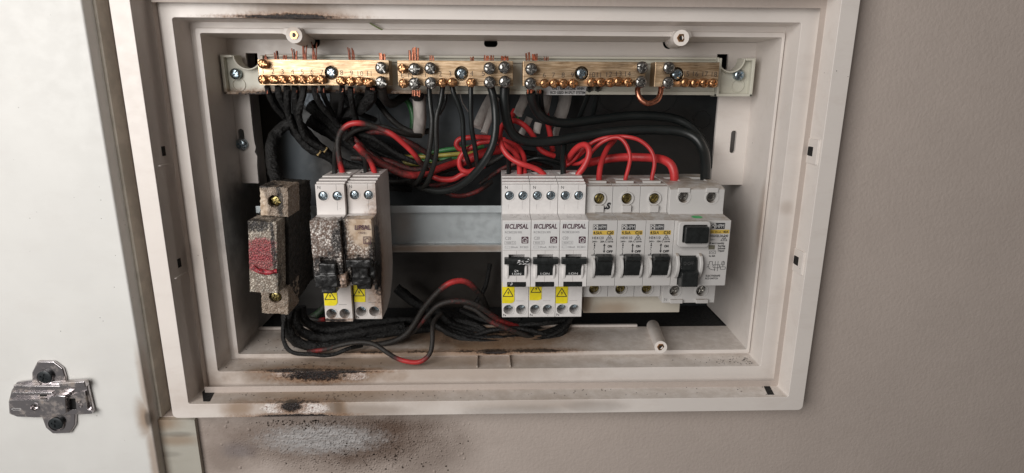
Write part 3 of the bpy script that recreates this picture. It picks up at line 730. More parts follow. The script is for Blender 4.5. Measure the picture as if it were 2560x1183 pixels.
def rcbo(x0, label, stick, scr=None):
    t = thing('circuit_breaker', (x0, 0, 0), label, 'circuit breaker', 'white residual current breakers')
    m = M().prism_x(RP, .12, 17.88)
    cut = M()
    for hx in (4.7, 13.4): cut.prism_y(circ(hx, 33.8, 3.0, 24), 8, 21)
    for hx in (4.4, 12.9): cut.prism_y(circ(hx, -44.1, 3.45, 24), 8, 26)
    cut.box(3.9, 14.1, -2, 5.5, -14.7, -1.0)                         # toggle well
    cut.prism_x([(-2, -22.6), (-2, -19.2), (4, -19.4), (4, -22.6)], 3.1, 15.1)
    for cx in (4.5, 13.2): cut.box(cx - 1.9, cx + 1.9, 42, 50, 40, 50)  # wire entries
    t_b = m.build('housing', MATS['rcbo'], t, bev=.28, holes=cut)
    # fine mould seams
    m = M(); line(m, [(8.9, 1.6), (8.9, -2.0)], .16, -.03); line(m, [(8.9, -15.4), (8.9, -19.2)], .18, -.03); line(m, [(.2, 1.75), (17.8, 1.75)], .16, -.034)
    line(m, [(9.4, -37.9), (14.6, -37.9)], .18, 15.86); line(m, [(4.4, -44), (4.4, -47.4)], .14, 15.86); line(m, [(12.9, -44), (12.9, -49)], .14, 15.86)
    line(m, [(13.0, 22.6), (13.0, 41)], .12, 15.85); line(m, [(4.2, 22.4), (4.2, 28)], .12, 15.85)
    m.build('seam', MATS['ink_faint'], t, smooth=False)
    M().box(.5, 17.5, -.07, .5, 2.0, 20.4).build('rating_sticker', MATS['sticker'], t, bev=.05)
    rcbo_lettering(t)
    m = M()                                                             # wiring diagram on the shelf
    for k in range(26):
        x = random.uniform(4.5, 16.5); y = random.uniform(3.5, 13); L = random.uniform(.6, 2.4); z = 21.2 + y * .8 / 15.2 + .06
        if random.random() < .6: m.face([(x, y, z), (min(x + L, 17.2), y, z), (min(x + L, 17.2), y + .22, z + .01), (x, y + .22, z + .01)])
        else: m.face([(x, y, z + .004), (x + .22, y, z + .004), (x + .22, y + L, z + .05), (x, y + L, z + .05)])
    m.build('wiring_diagram', MATS['ink_faint'], t, smooth=False)
    # collars
    m = M()
    for hx, hz, r in ((4.7, 33.8, 3.0), (13.4, 33.8, 3.0), (4.4, -44.1, 3.45), (12.9, -44.1, 3.45)):
        M().lathe_y([(r - .02, .6), (r, -.22), (r + .55, -.22), (r + .65, .2)], (hx, 15.9, hz), 28).build('terminal_collar', MATS['rcbo'], t)
    for hx in (4.7, 13.4): screw('dev', (hx, 17.4, 33.8), t)
    for hx in (4.4, 12.9): screw('dev', (hx + .4, 22.5, -43.2), t)
    # white guards beside the toggle
    m = M()
    for a, b in ((2.6, 4.0), (14.0, 15.4)): M().prism_x([(-.02, -6.8), (-1.6, -8.2), (-1.9, -12), (-.02, -17.2), (.4, -17.2), (.4, -6.8)], a, b).build('toggle_guard', MATS['rcbo'], t, bev=.2)
    m = M(); m.prism_x([(0.4, -2.5), (-3.4, -2.9), (-3.9, -4.2), (-3.6, -6.4), (0.4, -7.1)], 1.2, 16.9)
    m.prism_x([(3, -6.5), (-2.8, -6.6), (-2.0, -9.8), (-1.5, -10.1), (-.9, -14.5), (3, -14.5)], 4.15, 13.85)
    tg = m.build('toggle', MATS['toggle'], t, bev=.3)
    m = M(); text(m, 'I.ON', 6.2, -13.9, 1.35, -1.42, 5.6, 0.0); m.build('lettering', MATS['ink_white'], tg, smooth=False)
    M().prism_x([(-.35, -22.4), (-.35, -19.5), (3, -19.6), (3, -22.4)], 3.2, 15.0).build('lower_clip', MATS['toggle'], t, bev=.15)
    m = M(); text(m, 'N', 1.9, 38.2, 1.9, 15.84, None, 0); text(m, 'N', .9, -48.9, 1.9, 15.84, None, .01); m.build('terminal_mark', MATS['ink_black'], t, smooth=False)
    if stick: warning(t, 15.8, *stick)
    return t
r1 = rcbo(0, 'white breaker with a scratched black toggle, left of the three intact maroon lettered ones', (0.1, 8.2, -24.5, -39.6, 1.8, .7, -34.6))
m = M()
for k in range(16):
    x = random.uniform(8.2, 16.6); z = random.uniform(-6.6, -3.2); w = random.uniform(.5, 2.6)
    flat(m, [(x, z), (min(x + w, 16.8), z + random.uniform(-.2, .6)), (min(x + w * .7, 16.8), z + random.uniform(.3, .9)), (x + .2, z + .5)], -4.0)
for k in range(5):
    x = random.uniform(7.4, 10); z = random.uniform(-12, -11); flat(m, [(x, z), (x + .9, z + .1), (x + .8, z + .6), (x + .1, z + .5)], -1.75)
for k in range(5):
    x = random.uniform(3.6, 7); z = random.uniform(-21.8, -20.4); flat(m, [(x, z), (x + .9, z + .3), (x + .6, z + 1.3), (x + .1, z + .9)], -.42)
m.build('scratch_marks', MATS['ink_white'], r1, smooth=False)
r2 = rcbo(18, 'white breaker with a clean toggle, middle of the three intact maroon lettered ones', (.4, 8.1, -24, -37.6, 1.2, 1.3, -31.8))
r3 = rcbo(36, 'white breaker with maroon lettering right beside the grey C20 breaker', (0.1, 8.0, -24.5, -40.0, .6, .6, -34.9))

MP = [(0, -22.2), (0, 21.0), (18, 22.0), (19, 24), (19, 39.2), (24, 39.6), (24, 40.0), (62, 40.2), (65, 30), (65, -20), (58, -37), (20, -37), (20, -22.2)]
def rcm(m, x, z, s, y):    # triangular approval mark
    line(m, [(x, z), (x + s, z), (x + s / 2, z + s * .8), (x, z)], .3, y)
    line(m, [(x + s * .32, z + s * .3), (x + s * .55, z + s * .42), (x + s * .7, z + s * .25), (x + s * .45, z + s * .16), (x + s * .32, z + s * .3)], .3, y - .004)
def hpm_logo(m, mw, x, z, w, h, y):
    line(m, [(x, z), (x + w, z), (x + w, z + h), (x, z + h), (x, z)], .22, y)
    k = .36 * w
    flat(m, [(x + k, z), (x + w, z), (x + w, z + h), (x + k, z + h)], y - .003)
    text(mw, 'HPM', x + k + .45, z + .6, h - 1.2, y - .05, w - k - .9, .0)
    line(m, [(x + .5, z + h * .52), (x + k * .5, z + h * .88), (x + k - .5, z + h * .52)], .38, y - .006)
    flat(m, [(x + .7, z + .4), (x + k - .7, z + .4), (x + k - 1.1, z + h * .45), (x + 1.1, z + h * .45)], y - .009)
def mcb(x0, rating, code, label, mark=False):
    t = thing('circuit_breaker', (x0, 0, 0), label, 'circuit breaker', 'grey white breakers with mustard print')
    cut = M(); cut.prism_y(circ(9.3, 31.3, 3.6, 24), 10, 26); cut.prism_y(circ(8.6, -31.4, 3.6, 24), 10, 30)
    cut.box(4.9, 15.1, -2, 6, -15, -1.2); cut.box(5.6, 12.6, 28, 46, 39.0, 50)
    M().prism_x(MP, .12, 17.88).build('housing', MATS['mcb'], t, bev=.3, holes=cut)
    M().lathe_y([(3.55, 1), (3.6, -.9), (4.5, -.9), (4.75, 1)], (9.3, 19, 31.3), 28).build('terminal_collar', MATS['mcb'], t, bev=.15)
    M().lathe_y([(3.55, 1), (3.6, -.5), (4.5, -.5), (4.7, 1)], (8.6, 20, -31.4), 28).build('terminal_collar', MATS['mcb'], t, bev=.15)
    screw('olive', (9.3, 21, 31.3), t); screw('olive', (8.6, 22.5, -31.2), t)
    M().box(6.3, 12.2, 17.0, 20, 22.3, 27.0).build('catch_tab', MATS['mcb'], t, bev=.3)
    M().box(3.4, 15.0, 26, 29.5, 40.0, 41.6).build('wire_lip', MATS['mcb'], t, bev=.3)
    y = -.06
    m = M(); mw = M(); my = M()
    flat(my, [(2.7, 11.7), (16.0, 11.7), (16.0, 14.5), (2.7, 14.5)], y); my.build('rating_band', MATS['mustard'], t, smooth=False)
    hpm_logo(m, mw, 2.7, 15.0, 8.6, 3.4, y); mw.build('logo_lettering', MATS['sticker'], t, smooth=False)
    y -= .05
    text(m, '4.5kA', 2.9, 12.1, 1.9, y, 5.6, .02); text(m, rating, 11.4, 12.1, 1.9, y, 4.2, .04)
    text(m, code, 2.4, 8.9, 1.7, y, 7.2, .005); text(m, '240V~', 2.4, 6.8, 1.1, y, 3.6, .02); text(m, rating[1:] + 'A C curve', 7.5, 6.8, 1.15, y, 8.2, .03)
    rcm(m, 11.2, 8.4, 4.2, y); line(m, [(10.2, .7), (10.2, 5.3)], .5, y); flat(m, [(9.4, 4.6), (11.0, 4.6), (10.2, 6.1)], y - .01); flat(m, [(9.4, 1.4), (11.0, 1.4), (10.2, -.1)], y - .01)
    text(m, 'ON', 12.3, 3.5, 1.5, y, 2.8, .05); text(m, 'OFF', 11.7, .1, 1.5, y, 4.0, .05)
    line(m, [(4.0, 6.0), (4.0, 3.4)], .22, y); line(m, [(3.4, 2.6), (4.1, 1.6), (4.1, -.6)], .22, y); line(m, [(3.5, 5.2), (4.5, 4.4)], .3, y - .004); line(m, [(3.5, 4.4), (4.5, 5.2)], .3, y - .008)
    for zz in (6.0, -.7, 3.2): m.prism_y(circ(4.0, zz, .38, 8), y, y + .03)
    text(m, 'AS/NZS', 2.2, -2.0, 1.0, y, 3.2, .02)
    m.build('rating_print', MATS['ink_black'], t, smooth=False)
    if mark:
        m = M(); text(m, '.S', 12.6, 24.4, 4.0, 18.86, 3.8, .06, .2); m.build('marker_writing', MATS['ink_black'], t, smooth=False)
    m = M()
    for a, b in ((3.0, 4.6), (15.0, 16.6)): M().prism_x([(.3, -3.0), (-2.2, -4.6), (-4.0, -8), (-3.6, -12.5), (-1.2, -16.0), (.3, -17.2)], a, b).build('toggle_guard', MATS['mcb'], t, bev=.5, seg=3)
    m = M(); m.prism_x([(4, -1.0), (-3.2, -.4), (-6.2, -1.0), (-6.4, -3.2), (-4.9, -4.4), (-4.6, -9), (-2.6, -14.4), (4, -14.6)], 5.1, 14.9)
    m.build('toggle', MATS['toggle'], t, bev=.45, seg=3)
    m = M(); line(m, [(8.6, -31), (8.6, -36.5)], .16, 19.95); line(m, [(9.3, 36), (9.3, 39)], .14, 18.95); line(m, [(9.3, 22.5), (9.3, 27)], .14, 18.95); m.build('seam', MATS['ink_faint'], t, smooth=False)
    return t
mcb(54, 'C20', 'HE4120', 'grey white circuit breaker rated C20 with a black marker squiggle by its screw', True)
mcb(72, 'C10', 'HE4110', 'grey white C10 circuit breaker between the C20 one and its C10 twin')
mcb(90, 'C10', 'HE4110', 'grey white C10 circuit breaker next to the wide safety switch')

def rcd():
    t = thing('safety_switch', (108, 0, 0), 'wide grey white safety switch with a square black test button and lever down', 'safety switch')
    pr = [(0, -22.4), (0, 20.8), (14, 21.8), (15, 24), (15, 37.6), (16.5, 38.6), (24, 40.0), (62, 41), (65, 30), (65, -20), (58, -39.8), (15, -39.8), (15, -22.4)]
    cut = M()
    for hx, hz in ((9.4, 32.9), (27.7, 32.7), (8.3, -31.1), (26.4, -31.2)): cut.prism_y(circ(hx, hz, 3.7, 26), 5, 22)
    cut.box(4.4, 15.6, -2, 6, -23, -2.2)
    for cx in (8.4, 27): cut.box(cx - 4, cx + 4, 34, 48, 39.6, 50)
    M().prism_x(pr, .15, 35.85).build('housing', MATS['mcb'], t, bev=.5, seg=3, holes=cut)
    m = M()
    for hx, hz in ((9.4, 32.9), (27.7, 32.7), (8.3, -31.1), (26.4, -31.2)): M().lathe_y([(3.65, .8), (3.75, -.35), (4.6, -.35), (4.8, .4)], (hx, 15, hz), 28).build('terminal_collar', MATS['mcb'], t)
    for hx, hz in ((9.4, 32.9), (27.7, 32.7), (8.3, -31.0), (26.4, -31.1)): screw('grey', (hx, 18.0, hz), t)
    for b_ in ((5.2, 13.6, 12.9, 15.2, -39.6, -36.9), (22.6, 31.0, 12.9, 15.2, -39.6, -36.9), (5.2, 13.2, 14.2, 15.4, 35.9, 39.0), (23.4, 31.6, 14.2, 15.4, 35.9, 39.0)): M().box(*b_).build('terminal_shutter', MATS['mcb'], t, bev=.4)
    # button surround and button
    m = M().prism_y(rrect(1.2, 21.4, 4.6, 21.2, 2.2, 4), -4.6, .4); c2 = M().prism_y(rrect(4.4, 19.6, 7.6, 18.8, 1.0, 3), -8, -1.0)
    m.build('button_surround', MATS['mcb'], t, bev=.7, seg=3, holes=c2)
    M().prism_y(rrect(4.8, 19.3, 7.9, 18.4, .8, 3), -8.2, -1.2).build('test_button', MATS['toggle'], t, bev=.5)
    m = M()
    for a, b in ((1.6, 4.0), (16.4, 18.8)): M().prism_x([(.3, -.2), (-3.0, -1.6), (-5.2, -6), (-5.2, -10.4), (-3.0, -15.4), (.3, -17.4)], a, b).build('lever_guard', MATS['mcb'], t, bev=.7, seg=3)
    m = M(); m.prism_x([(5, -2.4), (-2.4, -2.5), (-3.6, -9.5), (-3.8, -10.2), (-7.4, -11.6), (-8.0, -20.4), (-3, -22.0), (5, -21.5)], 4.7, 15.3)
    lv = m.build('lever', MATS['toggle'], t, bev=.6, seg=3)
    m = M(); text(m, 'O·OFF', 6.6, -7.4, 2.3, -3.35, 6.4, -.01); m.build('lettering', MATS['ink_dim'], lv, smooth=False)
    y = -.06; m = M(); mw = M(); my = M(); X = lambda v: v - 108
    flat(my, [(22.8, 12.3), (35.2, 12.3), (35.2, 14.8), (22.8, 14.8)], y); my.build('rating_band', MATS['mustard'], t, smooth=False)
    hpm_logo(m, mw, 22.9, 15.4, 9.0, 3.7, y); mw.build('logo_lettering', MATS['sticker'], t, smooth=False)
    y -= .05
    text(m, 'IΔn 30mA', 23.2, 12.7, 1.3, y, 6.6, .0); text(m, '40A', 31.2, 12.7, 1.4, y, 3.4, .03); text(m, 'HE6XEL30-240', 23.0, 10.1, 1.5, y, 11.6, .02); text(m, '240V~', 23.0, 7.8, 1.1, y, 3.6, .0)
    rcm(m, 30.2, 7.6, 4.0, y); flat(m, [(22.9, 6.0), (24.0, 6.7), (24.0, 5.3)], y); text(m, 'test 6 monthly', 24.4, 5.5, 1.15, y, 8.2, .03)
    text(m, 'Red flag', 28.8, 3.7, 1.2, y, 4.6, .03); text(m, 'indicates', 28.8, 2.1, 1.2, y, 4.8, .03); text(m, 'Tripped', 28.8, .5, 1.2, y, 4.2, .03)
    line(m, [(23.6, 1.0), (27.6, 1.0), (27.6, -.9), (23.6, -.9), (23.6, 1.0)], .2, y); line(m, [(24, -.4), (24.8, .5), (25.8, -.3), (27, .5)], .2, y - .004); text(m, 'Inc 6kA', 23.6, -2.9, 1.15, y, 4.0, .03)
    z = -9.3
    for pts in ([(22.8, z - .8), (23.8, z + .6), (24.4, z - 1.6), (26.8, z - 2.4), (28.4, z - 2.2)], [(23.2, z + 1.2), (24.2, z + 1.2), (24.2, z + 3.2), (26.2, z + 3.2), (26.2, z + 1.0), (31.6, z + 1.0)], [(28, z + 3.4), (28, z - 3.2)], [(29.8, z + 3.4), (29.8, z - 3.2)],
                [(26.6, z), (27.2, z + 1.0), (30.6, z + 1.0), (31.2, z), (30.6, z - 1), (27.2, z - 1), (26.6, z)], [(32.2, z + 3.0), (34, z + 3.0), (34, z + 1.0), (32.2, z + 1.0), (32.2, z + 3.0)], [(33.1, z + 3.6), (33.1, z - .4)], [(31.6, z - .4), (34.8, z - .4), (34.8, z - 2.0), (31.6, z - 2.0), (31.6, z - .4)], [(31.2, z), (31.6, z - 1.2)]):
        line(m, pts, .28, y)
    text(m, 'ELECTRESAFE', 22.6, -16.2, 1.15, y, 9.4, .03); text(m, 'RCD SWITCH', 22.6, -18.0, 1.15, y, 8.0, .03); text(m, 'N', 1.6, -38.2, 2.0, 14.9, None, -.02)
    m.build('rating_print', MATS['ink_black'], t, smooth=False)
    m = M(); flat(m, [(22.8, 1.9), (26.8, 1.9), (26.8, 4.7), (22.8, 4.7)], y + .03); m.build('flag_window', MATS['olive'], t, smooth=False)
    m = M(); m.face([(16.4 + 3.6 * math.cos(a * .52), 7.5 + 3.0 * math.sin(a * .52), 20.8 + (7.5 + 3.0 * math.sin(a * .52)) / 14 + .08) for a in range(12)]); m.build('marker_dot', MATS['ink_green'], t, smooth=False)
rcd()
o = M().prism_x([(30, -52.7), (30, -34), (50, -34), (52, -52.7)], 57.4, 125.6)
tag(o.build('blank_cover', MATS['blank'], bev=.5), 'yellowed blank plastic cover under the three grey breakers', 'blank cover')

# ---- fire damaged devices
def melted(parts, vox, amp, mat, name, parent, freq=.5, droop=None, sm=4):
    """fuse the parts, then let the surface boil"""
    me = parts.mesh(name, mat); o = bpy.data.objects.new('t', me); COL.objects.link(o)
    r = o.modifiers.new('r', 'REMESH'); r.mode = 'VOXEL'; r.voxel_size = vox * S; r.use_smooth_shade = True
    r2 = o.modifiers.new('s', 'SMOOTH'); r2.factor = .6; r2.iterations = sm
    out = bake(o); bpy.data.objects.remove(o); bpy.data.meshes.remove(me)
    if not out.materials: out.materials.append(mat)
    nn = [v.normal.copy() for v in out.vertices]
    off = Vector((random.uniform(0, 50), 0, 0))
    for v, n_ in zip(out.vertices, nn):
        p = v.co / S
        a = noise.noise(p * freq + off) * .6 + noise.noise(p * freq * 2.6) * .4
        dd = noise.voronoi(p * freq * 1.7)[0][0]
        k = amp * (a * .8 + (.35 - dd) * .9)
        v.co = (p + n_ * k) * S
        if droop: v.co = Vector(droop(v.co / S)) * S
    out.name = name
    return link(name, out, parent)
OP = [(6, -22.5), (6, 21.2), (15.2, 22.0), (15.9, 25)] + RP[4:-1] + [(15.9, -22.5)]
def burnt_rcbo(x0, y0, z0, label, mat, right):
    t = thing('burnt_circuit_breaker', (x0, y0, z0), label, 'circuit breaker', 'fire damaged breakers', rot=(R_(0), 0, 0))
    cut = M()
    for hx in (4.7, 13.4): cut.prism_y(circ(hx, 33.8, 3.0, 24), 8, 21)
    for hx in (4.4, 12.9): cut.prism_y(circ(hx, -44.1, 3.45, 24), 8, 26)
    for cx in (4.5, 13.2): cut.box(cx - 1.9, cx + 1.9, 42, 50, 40, 50)
    M().prism_x(OP, .12, 17.88).build('housing', MATS['rcbo_old'], t, bev=.28, holes=cut)
    m = M()
    for hx, hz, r in ((4.7, 33.8, 3.0), (13.4, 33.8, 3.0), (4.4, -44.1, 3.45), (12.9, -44.1, 3.45)):
        M().lathe_y([(r - .02, .6), (r, -.22), (r + .55, -.22), (r + .65, .2)], (hx, 15.9, hz), 28).build('terminal_collar', MATS['rcbo_old'], t)
    for hx in (4.7, 13.4): screw('dev', (hx, 17.0, 33.8), t)
    for hx in (4.4, 12.9): screw('dev', (hx + .4, 22.0, -43.2), t)
    m = M(); text(m, 'N', 1.6, 38.2, 1.9, 15.84, None, 0); text(m, 'N', .9, -48.9, 1.9, 15.84, None, .01); line(m, [(9.4, -37.9), (14.6, -37.9)], .18, 15.84); line(m, [(12.9, -44), (12.9, -49)], .14, 15.84); line(m, [(13.0, 24), (13.0, 41)], .12, 15.83)
    m.build('terminal_mark', MATS['ink_black'], t, smooth=False)
    # blistered front cover
    m = M()
    if right:
        m.box(.2, 17.6, .4, 17, -1, 21.6); m.box(.2, 17.2, 2.0, 17, -8, 0); m.box(.2, 3.2, 1.5, 15, -19, -1); m.box(15.4, 17.6, 3, 16, -21, 0); m.box(1, 17, 5, 15, -20, -6)
    else:
        m.box(-.2, 17.8, .2, 17, -1.5, 21.6); m.box(0, 4.2, .8, 15, -17.5, 0); m.box(14.0, 17.6, 1.0, 15, -15, 0); m.box(1, 17, 4.5, 15, -20, -1)
    melted(m, .42, .12 if right else .26, mat, 'front_cover', t, .4)
    # melted black toggle hanging in the well
    m = M()
    if right:
        m.box(1.0, 16.6, -3.2, 6, -8.2, -3.2); m.box(4.2, 14.0, -2.0, 6, -15.5, -7); m.box(3.4, 15.6, -1.5, 7, -20, -14.5); m.box(13.6, 17.9, 1.0, 12, -17, -6); m.box(5, 14.5, 3, 12, -24.5, -18); m.box(15.8, 18.1, 6, 18, -26, -10)
    else:
        m.box(4.0, 14.2, -2.4, 6, -11.8, -4.4); m.box(1.2, 15.0, -3.4, 6, -19.4, -11.4); m.box(3.0, 12.6, 1, 12, -25, -17); m.box(9, 16.6, -2.0, 6, -20, -14)
    melted(m, .42, .6, MATS['melt'], 'melted_toggle', t, .13, sm=9)
    return t
b1 = burnt_rcbo(-115.6, -9, 1.6, 'burnt circuit breaker with a blistered black and white front, left of the melted pair', MATS['bub1'], False)
b2 = burnt_rcbo(-97.2, -5.0, 1.5, 'burnt circuit breaker with a tan half legible front, right of the melted pair', MATS['bub2'], True)
warning(b1, 15.8, .4, 8.4, -22.5, -38.6, 2.2, .9, -34.2)
warning(b2, 15.8, .3, 7.2, -22.5, -37.6, .2, .2, -33.2)
m = M(); text(m, 'LIPSAL', 7.2, 15.4, 2.7, -.55, 9.4, .035, .12); line(m, [(12.2, 6.4), (16.4, 6.4), (16.4, 10.8), (12.2, 10.8), (12.2, 6.4)], .4, -.52); line(m, [(12.7, 8.6), (14.3, 10.2), (15.9, 8.6)], .35, -.53); line(m, [(13.2, 8.5), (13.2, 7.0), (15.3, 7.0), (15.3, 8.4)], .35, -.54)
text(m, '/30S', 9, 12.8, 1.2, -.52, 4.6, 0)
m.build('faded_lettering', MATS['ink_maroon'], b2, smooth=False)
# pale drip of plastic between the two toggles
melted(M().box(14.6, 20.0, -1.8, 9, -20.6, -12.2), .4, .9, simple('scorched_drip', (.30, .21, .16), .45, var=.5, nscale=.4), 'plastic_drip', b1, .3)

f = thing('burnt_fuse_holder', (-154.6, -8, 0), 'badly charred fuse holder with a melted red button, leftmost device on the rail', 'fuse holder', rot=(0, R_(4.2), 0))
m = M(); m.box(.3, 17.6, 0, 16, -22.0, 23.5); melted(m, .42, .28, MATS['bubf'], 'front_cover', f, .4)
m = M(); m.box(3.6, 20.5, 12, 34, 24.0, 42.5)
c = M(); me_ = m.mesh('terminal_block', MATS['bubt'], (0, 0, 0)); cut = M().prism_y(circ(12.0, 33.4, 3.9, 24), 5, 20)
me_ = carve(me_, cut, 'terminal_block', (0, 0, 0))
def boil(me_, amp, fr, parent, name, mat):
    o = bpy.data.objects.new('t', me_); COL.objects.link(o)
    r = o.modifiers.new('r', 'REMESH'); r.mode = 'VOXEL'; r.voxel_size = .45 * S; out = bake(o); bpy.data.objects.remove(o); bpy.data.meshes.remove(me_)
    if not out.materials: out.materials.append(mat)
    nn = [v.normal.copy() for v in out.vertices]
    for v, n_ in zip(out.vertices, nn):
        p = v.co / S; v.co = (p + n_ * amp * (noise.noise(p * fr) + .5 * noise.noise(p * fr * 3))) * S
    out.polygons.foreach_set('use_smooth', [True] * len(out.polygons))
    out.name = name
    return link(name, out, parent)
boil(me_, .45, .5, f, 'terminal_block', MATS['bubt'])
me_ = M().box(2.6, 19.6, 12, 34, -40.5, -21.0).mesh('terminal_block', MATS['bubt']); me_ = carve(me_, M().prism_y(circ(11.4, -29.0, 3.9, 24), 5, 20), 'terminal_block', (0, 0, 0))
boil(me_, .45, .5, f, 'terminal_block', MATS['bubt'])
screw('olive', (12.0, 15.5, 33.4), f, 20); screw('olive', (11.4, 13.5, -29.0), f, 60)
m = M(); m.prism_x([(14, -21), (14, 23), (33, 40), (60, 40), (62, 34), (62, -30), (50, -36), (33, -38)], 1.2, 19.8); m.box(1.5, 20.2, 52, 66, -34, -8)
melted(m, .6, 1.0, MATS['char'], 'charred_body', f, .3)
m = M(); m.tube([(3.2, -.6, -5.6), (7.0, -1.9, -7.4), (12, -1.6, -8.0), (17.4, -.7, -7.0)], 1.5, 12, wob=.4)
m.build('melted_button', simple('melted_red_plastic', (.30, .02, .03), .35, var=.5, nscale=.6, bump=.4, bscale=1.2), f)

# ------------------------------------------------------------------ cables
def cable(label, col, r, pts, soot=None, name='wire', strands=None, group=None, wob=0.0, cat='wire', seg=10, tip=None):
    P = [W(*p[:3]) for p in pts]
    m = M(); m.tube(P, r, seg, soot if soot else [0.0] * len(P), wob)
    if strands or tip:
        t = thing(name, P[0], label, cat, group)
        m.build('insulation', MATS[col], t, local=False)
        if strands:
            for bx, by, Y, n, L, rr, mt, spread in strands:
                b = W(bx, by, Y); sm = M()
                for k in range(n):
                    x = b.x + (k - (n - 1) / 2) * spread + random.uniform(-.2, .2); L2 = L * random.uniform(.75, 1.05); ln = random.uniform(-.12, .12) * abs(L)
                    yy = Y + random.uniform(-1.2, 1.2)
                    sm.tube([(x, yy, b.z), (x + ln * .3, yy, b.z + L2 * .5), (x + ln, yy + random.uniform(-.4, .4), b.z + L2)], rr, 7)
                sm.build('copper_strands', MATS[mt], t, local=False)
        if tip:
            q = W(*tip); M().tube([q + Vector((-.3, -.3, .4)), q, q + Vector((.8, 0, -.6))], r * 1.02, 8).build('bare_tip', MATS['tip'], t, local=False)
        return t
    return tag(m.build(name, MATS[col]), label, cat, group)
YW = 53
gB = 'charred wires hanging from the left brass bar'
def st(px, n, L, mt='copper_dark', rr=.42, sp=.75, dn=2.2):
    return [(px, 150, YW, n, L, rr, mt, sp), (px + 2, 221, YW, max(2, n - 1), -dn * 1.6, rr, mt, sp)]
cable('charred wire with a tan scorched neck at the far left end of the left bar', 'w_char', 2.0, [(668, 216, YW), (672, 232, 55), (684, 262, 62), (708, 290, 70), (728, 312, 78), (750, 340, 84)], strands=st(666, 3, 3.2, rr=.32), group=gB, wob=.25)
cable('charred wire just right of the tan necked one at the left bar', 'w_char', 2.1, [(694, 216, YW), (698, 240, 55), (712, 268, 62), (732, 300, 70), (752, 330, 78), (772, 358, 84)], strands=st(691, 4, 5.6), group=gB, wob=.25)
cable('charred wire running down right to the left one of two tan bare tips', 'w_char', 2.2, [(717, 216, YW), (718, 245, 55), (721, 285, 62), (736, 325, 66), (762, 362, 70), (796, 383, 74)], strands=st(714, 4, 3.6), group=gB, wob=.25, tip=(797, 383, 73))
cable('charred wire hidden in the middle of the bundle under the left bar', 'w_char', 2.3, [(738, 216, YW), (739, 245, 56), (740, 280, 64), (752, 312, 70), (770, 342, 76), (790, 368, 80)], strands=st(739, 4, 7.0), group=gB, wob=.25)
cable('charred wire bowing left then right with tall blackened strands above the left bar', 'w_char', 2.2, [(760, 214, YW), (757, 240, 52), (748, 272, 54), (750, 305, 60), (766, 345, 66), (812, 374, 74)], strands=[(762, 150, YW, 4, 11.5, .5, 'copper_dark', .8)], group=gB, wob=.2, tip=(813, 375, 73))
cable('charred wire bending right with the tallest reddish strands above the left bar', 'w_char', 2.1, [(786, 216, YW), (790, 240, 54), (806, 268, 60), (828, 292, 68), (852, 318, 76), (880, 350, 82)], strands=st(787, 5, 11.2, sp=.65), group=gB, wob=.25)
cable('charred wire with a yellow bare spot near the red arch', 'w_char', 1.7, [(806, 216, YW), (810, 240, 60), (826, 275, 72), (847, 314, 80), (870, 350, 86)], strands=[(808, 221, YW, 2, -3.0, .4, 'copper_dark', .8)], group=gB, wob=.2, tip=(847, 315, 79))
cable('charred wire right of the large fixing screw of the left bar', 'w_char', 1.9, [(856, 218, YW), (855, 245, 60), (850, 280, 72), (842, 310, 84)], strands=[(857, 221, YW, 2, -3.0, .4, 'copper', .8)], group=gB, wob=.2)
cable('charred wire below number nine of the left bar, ending above the red arch', 'w_char', 2.0, [(877, 219, YW), (878, 245, 56), (884, 278, 66), (890, 306, 74), (880, 340, 84)], strands=st(880, 5, 7.6, 'copper_dark', sp=.85), group=gB, wob=.2)
cable('fat charred cable bending left under screw 11 of the left bar', 'w_char', 4.2, [(930, 221, YW), (926, 244, 58), (906, 268, 68), (878, 280, 76), (840, 290, 84)], strands=[(930, 220, YW, 4, -3.2, .5, 'copper_dark', 1.0)], group=gB, wob=.2)
cable('black cable curling right from the double screws of the left bar', 'w_black', 3.1, [(955, 220, YW), (958, 240, 58), (968, 256, 66), (984, 258, 74), (1004, 246, 82), (1020, 236, 92)], [1, .8, .7, .7, .8, 1], strands=[(957, 150, YW, 6, 4.6, .45, 'copper', .65), (950, 222, YW, 3, -2.6, .4, 'copper_dark', .8)])
cable('dark green wire behind the grey sleeve', 'w_green', 2.1, [(1008, 240, 96), (1024, 262, 98), (1032, 290, 98), (1031, 325, 98)], [.6, .2, .3, .6])
cable('thick charred cable looping down into the burnt fuse holder', 'w_char', 3.9, [(740, 296, 74), (714, 314, 72), (690, 336, 68), (679, 362, 62), (679, 398, 56), (685, 430, 50), (692, 458, 42)], wob=.25, name='cable', cat='cable')
